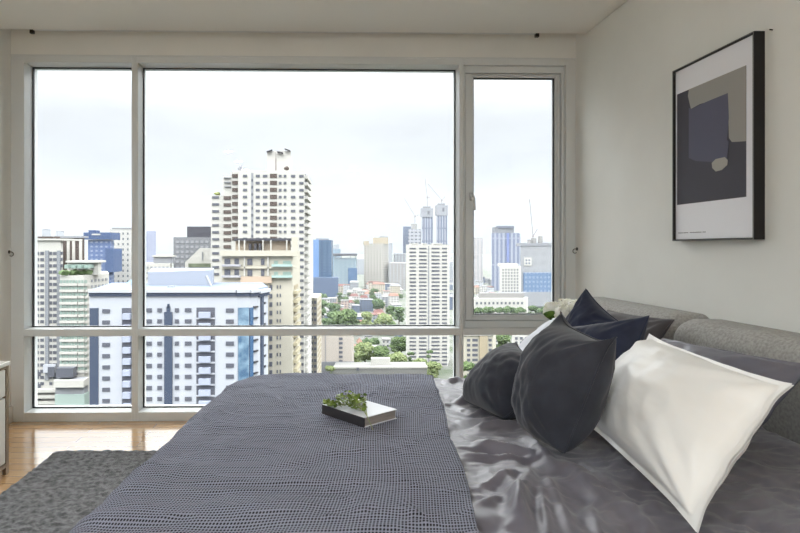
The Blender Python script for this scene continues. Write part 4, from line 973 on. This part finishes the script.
va = MB().lathe((fc_.x, 3.22, NZ+.001), [(.035, 0), (.045, .01), (.05, .06), (.042, .09), (.035, .11), (.031, .11), (.036, .09), (.04, .05), (.03, .012)], 28).build('vase', mat('vase_white', (220, 220, 216), .25), smooth=True)
tag(va, 'small white vase on the dark nightstand, hidden behind the pillows', 'vase')
bq_ = empty('flower_bouquet', (fc_.x, 3.22, NZ+.06)); tag(bq_, 'bouquet of full white blooms with green leaves beside the window', 'flowers')
petal = noisy('petal_white', (250, 249, 243), (240, 240, 226), 40., rough=.6, detail=2., Subsurface_Weight=.6)
bsdf(petal).inputs['Subsurface Radius'].default_value = (.02, .02, .018)
def bloom(c, R_, seed):
    m = MB(); r2 = random.Random(seed)
    m.blob(c, R_*.72, 2, .2, 2, (1, 1, 1), seed)
    for i in range(70):
        z = r2.uniform(-.55, 1); a = r2.uniform(0, 6.28); s_ = math.sqrt(max(0, 1-z*z)); d = Vector((s_*math.cos(a), s_*math.sin(a), z)); q = R_*r2.uniform(.72, 1.0)
        p = Vector(c)+d*q; u = d.orthogonal().normalized(); w = d.cross(u); an = r2.uniform(0, 6.28); u, w = u*math.cos(an)+w*math.sin(an), w*math.cos(an)-u*math.sin(an)
        pr = R_*r2.uniform(.28, .42); tilt = r2.uniform(-.25, .55); g_ = 5; ctr = m.bm.verts.new(p-d*pr*.35); rg = []
        for k in range(8):
            b_ = 2*math.pi*k/8; rg.append(m.bm.verts.new(p+(u*math.cos(b_)+w*math.sin(b_))*pr+d*(pr*tilt*math.cos(b_)+pr*.12*math.sin(3*b_+i))))
        for k in range(8): m.bm.faces.new((ctr, rg[k], rg[(k+1) % 8]))
    o = m.build('flower_head', petal, bq_, smooth=True); s__ = o.modifiers.new('t', 'SOLIDIFY'); s__.thickness = .0012
for i, (px, py, Y_, R_) in enumerate(((553, 311, 3.20, .052), (565, 308, 3.26, .053), (577, 309, 3.18, .052), (563, 314, 3.12, .045))): bloom(at(px, py, Y_), R_, i+1)
gm = noisy('flower_leaf', (70, 104, 32), (112, 146, 58), 20., rough=.5)
for i, (p0, p1, w) in enumerate(((at(562, 322, 3.18), at(543, 313.5, 3.14), .06), (at(562, 326, 3.16), at(544, 324.5, 3.1), .05), (at(560, 330, 3.18), at(549, 331, 3.12), .03))):
    m = MB(); n = 8; d = p1-p0; sd_ = Vector((0, 0, 1)).cross(d).normalized()*.5+Vector((0, 0, .85)); V = []
    for k in range(n+1):
        t_ = k/n; ww_ = w*math.sin(math.pi*(.08+.92*t_))**.8*.5; c_ = p0+d*t_+Vector((0, 0, .012*math.sin(math.pi*t_)))
        V.append([m.bm.verts.new(c_-sd_*ww_), m.bm.verts.new(c_+Vector((0, -.005, -.003))), m.bm.verts.new(c_+sd_*ww_)])
    for a, b in zip(V, V[1:]):
        for q in (0, 1): m.bm.faces.new((a[q], a[q+1], b[q+1], b[q]))
    o = m.build('leaf', gm, bq_, smooth=True); o.modifiers.new('t', 'SOLIDIFY').thickness = .0015
sm_ = MB()
for px, py, Y_ in ((552, 312, 3.20), (564, 308, 3.26), (575, 310, 3.18)):
    e_ = at(px, py, Y_); sm_.tube([(fc_.x, 3.22, NZ+.02), (fc_.x+(e_.x-fc_.x)*.4, 3.22, NZ+.12), e_], .003, 6)
sm_.build('stems', gm, bq_)

# ---- framed abstract print on the right wall
FX = XR-.046
fa = atx(672.5, 241, FX); fb = atx(754, 30, FX); fy1, fy0 = fa.y, atx(754, 30, FX).y
fz1 = (atx(672.5, 74, FX).z+atx(754, 27.5, FX).z)/2; fz0 = (atx(672.5, 241, FX).z+atx(754, 239.5, FX).z)/2
pf = empty('framed_print', (XR, (fy0+fy1)/2, fz0)); tag(pf, 'framed abstract print in a deep black frame on the right wall', 'picture')
blk = mat('frame_black', (20, 18, 19), .6); edge = mat('frame_edge_grey', (112, 110, 108), .35)
w = .012
def ring(xa, xb, ins, w, m, name):
    b = MB(); y0, y1, z0, z1 = fy0+ins, fy1-ins, fz0+ins, fz1-ins
    b.box(xa, xb, y0, y0+w, z0, z1).box(xa, xb, y1-w, y1, z0, z1).box(xa, xb, y0+w, y1-w, z0, z0+w).box(xa, xb, y0+w, y1-w, z1-w, z1); return b.build(name, m, pf)
ring(FX, XR+.002, 0, .008, blk, 'frame'); ring(FX-.0015, FX+.001, .001, .003, edge, 'frame_edge')
MB().box(FX+.012, FX+.016, fy0+.0075, fy1-.0075, fz0+.0075, fz1-.0075).build('mat_board', mat('mat_board_white', (238, 238, 244), .7), pf)
MB().box(XR-.004, XR-.001, fy0+.0075, fy1-.0075, fz0+.0075, fz1-.0075).build('backing', blk, pf)
# printed shapes: thin sheets on the board, drawn in board coordinates (0..1 from the far side, 0..1 upwards)
W_, H_ = fy1-fy0, fz1-fz0
def board(px, py):
    q = atx(px, py, FX+.012); return q.y, q.z
def sheetp(name, pts, m, lift):
    b = MB(); xs = FX+.0112-lift
    a1 = [b.bm.verts.new((xs, *board(*p))) for p in pts]; a2 = [b.bm.verts.new((xs+.0004, *board(*p))) for p in pts]; n = len(pts)
    b.bm.faces.new(a1); b.bm.faces.new(a2[::-1])
    for i in range(n): b.bm.faces.new((a1[i], a1[(i+1) % n], a2[(i+1) % n], a2[i]))
    return b.build(name, m, art)
b = MB(); xs = FX+.0115; cs = [board(677, 97), board(746.3, 62.5), board(746.3, 195.5), board(677.5, 206)]
y_f, y_n = (cs[0][0]+cs[3][0])/2, (cs[1][0]+cs[2][0])/2; z_t, z_b = (cs[0][1]+cs[1][1])/2, (cs[2][1]+cs[3][1])/2
art = MB().box(xs-.0003, xs+.0006, y_n, y_f, z_b, z_t).build('artwork', mat('print_charcoal', (72, 70, 80), .75), pf)
def ap(u, v): return (y_f+(y_n-y_f)*u, z_b+(z_t-z_b)*v)
_b = board
def board(u, v): return ap(u, v)
def art_uv(px, py):
    q = atx(px, py, FX+.011); return (q.y-y_f)/(y_n-y_f), (q.z-z_b)/(z_t-z_b)
def px_shape(pts): return [tuple(min(1, max(0, c)) for c in art_uv(*p)) for p in pts]
sheetp('printed_shape', px_shape([(689, 88), (728, 71), (746.9, 59), (746.9, 141), (732, 142), (729, 138), (728, 96), (700, 104), (691, 109), (688, 96)]), mat('print_warm_grey', (158, 155, 150), .75), .0008)
sheetp('printed_shape', px_shape([(689, 108), (692, 109), (706, 102), (728, 93), (729, 118), (727, 140), (729, 142), (727, 158), (712, 162), (696, 161), (689, 158)]), mat('print_slate', (92, 92, 112), .75), .0012)
sheetp('printed_shape', px_shape([(712, 163), (716, 159), (725, 157), (728, 160), (727.5, 165), (722, 170), (716, 171.5), (712.5, 168)]), mat('print_warm_grey_light', (172, 168, 160), .75), .0016)
# the darker printed ground right of centre and the thin line of small print under the picture
tb = MB(); q0, q1_ = _b(678.5, 233), _b(706, 232.3)
rr_ = random.Random(2); yy = q0[0]; stepw = (q1_[0]-q0[0])
k = 0.
while k < 1:
    wl = rr_.uniform(.02, .045)
    if not (.36 < k < .41 or .84 < k < .87): tb.box(FX+.0112, FX+.0119, *sorted((q0[0]+stepw*k, q0[0]+stepw*(k+wl*.75))), q0[1]-.0022, q0[1]+.0022*rr_.uniform(.5, 1))
    k += wl
tb.build('small_print', mat('print_ink', (120, 118, 122), .7), pf)
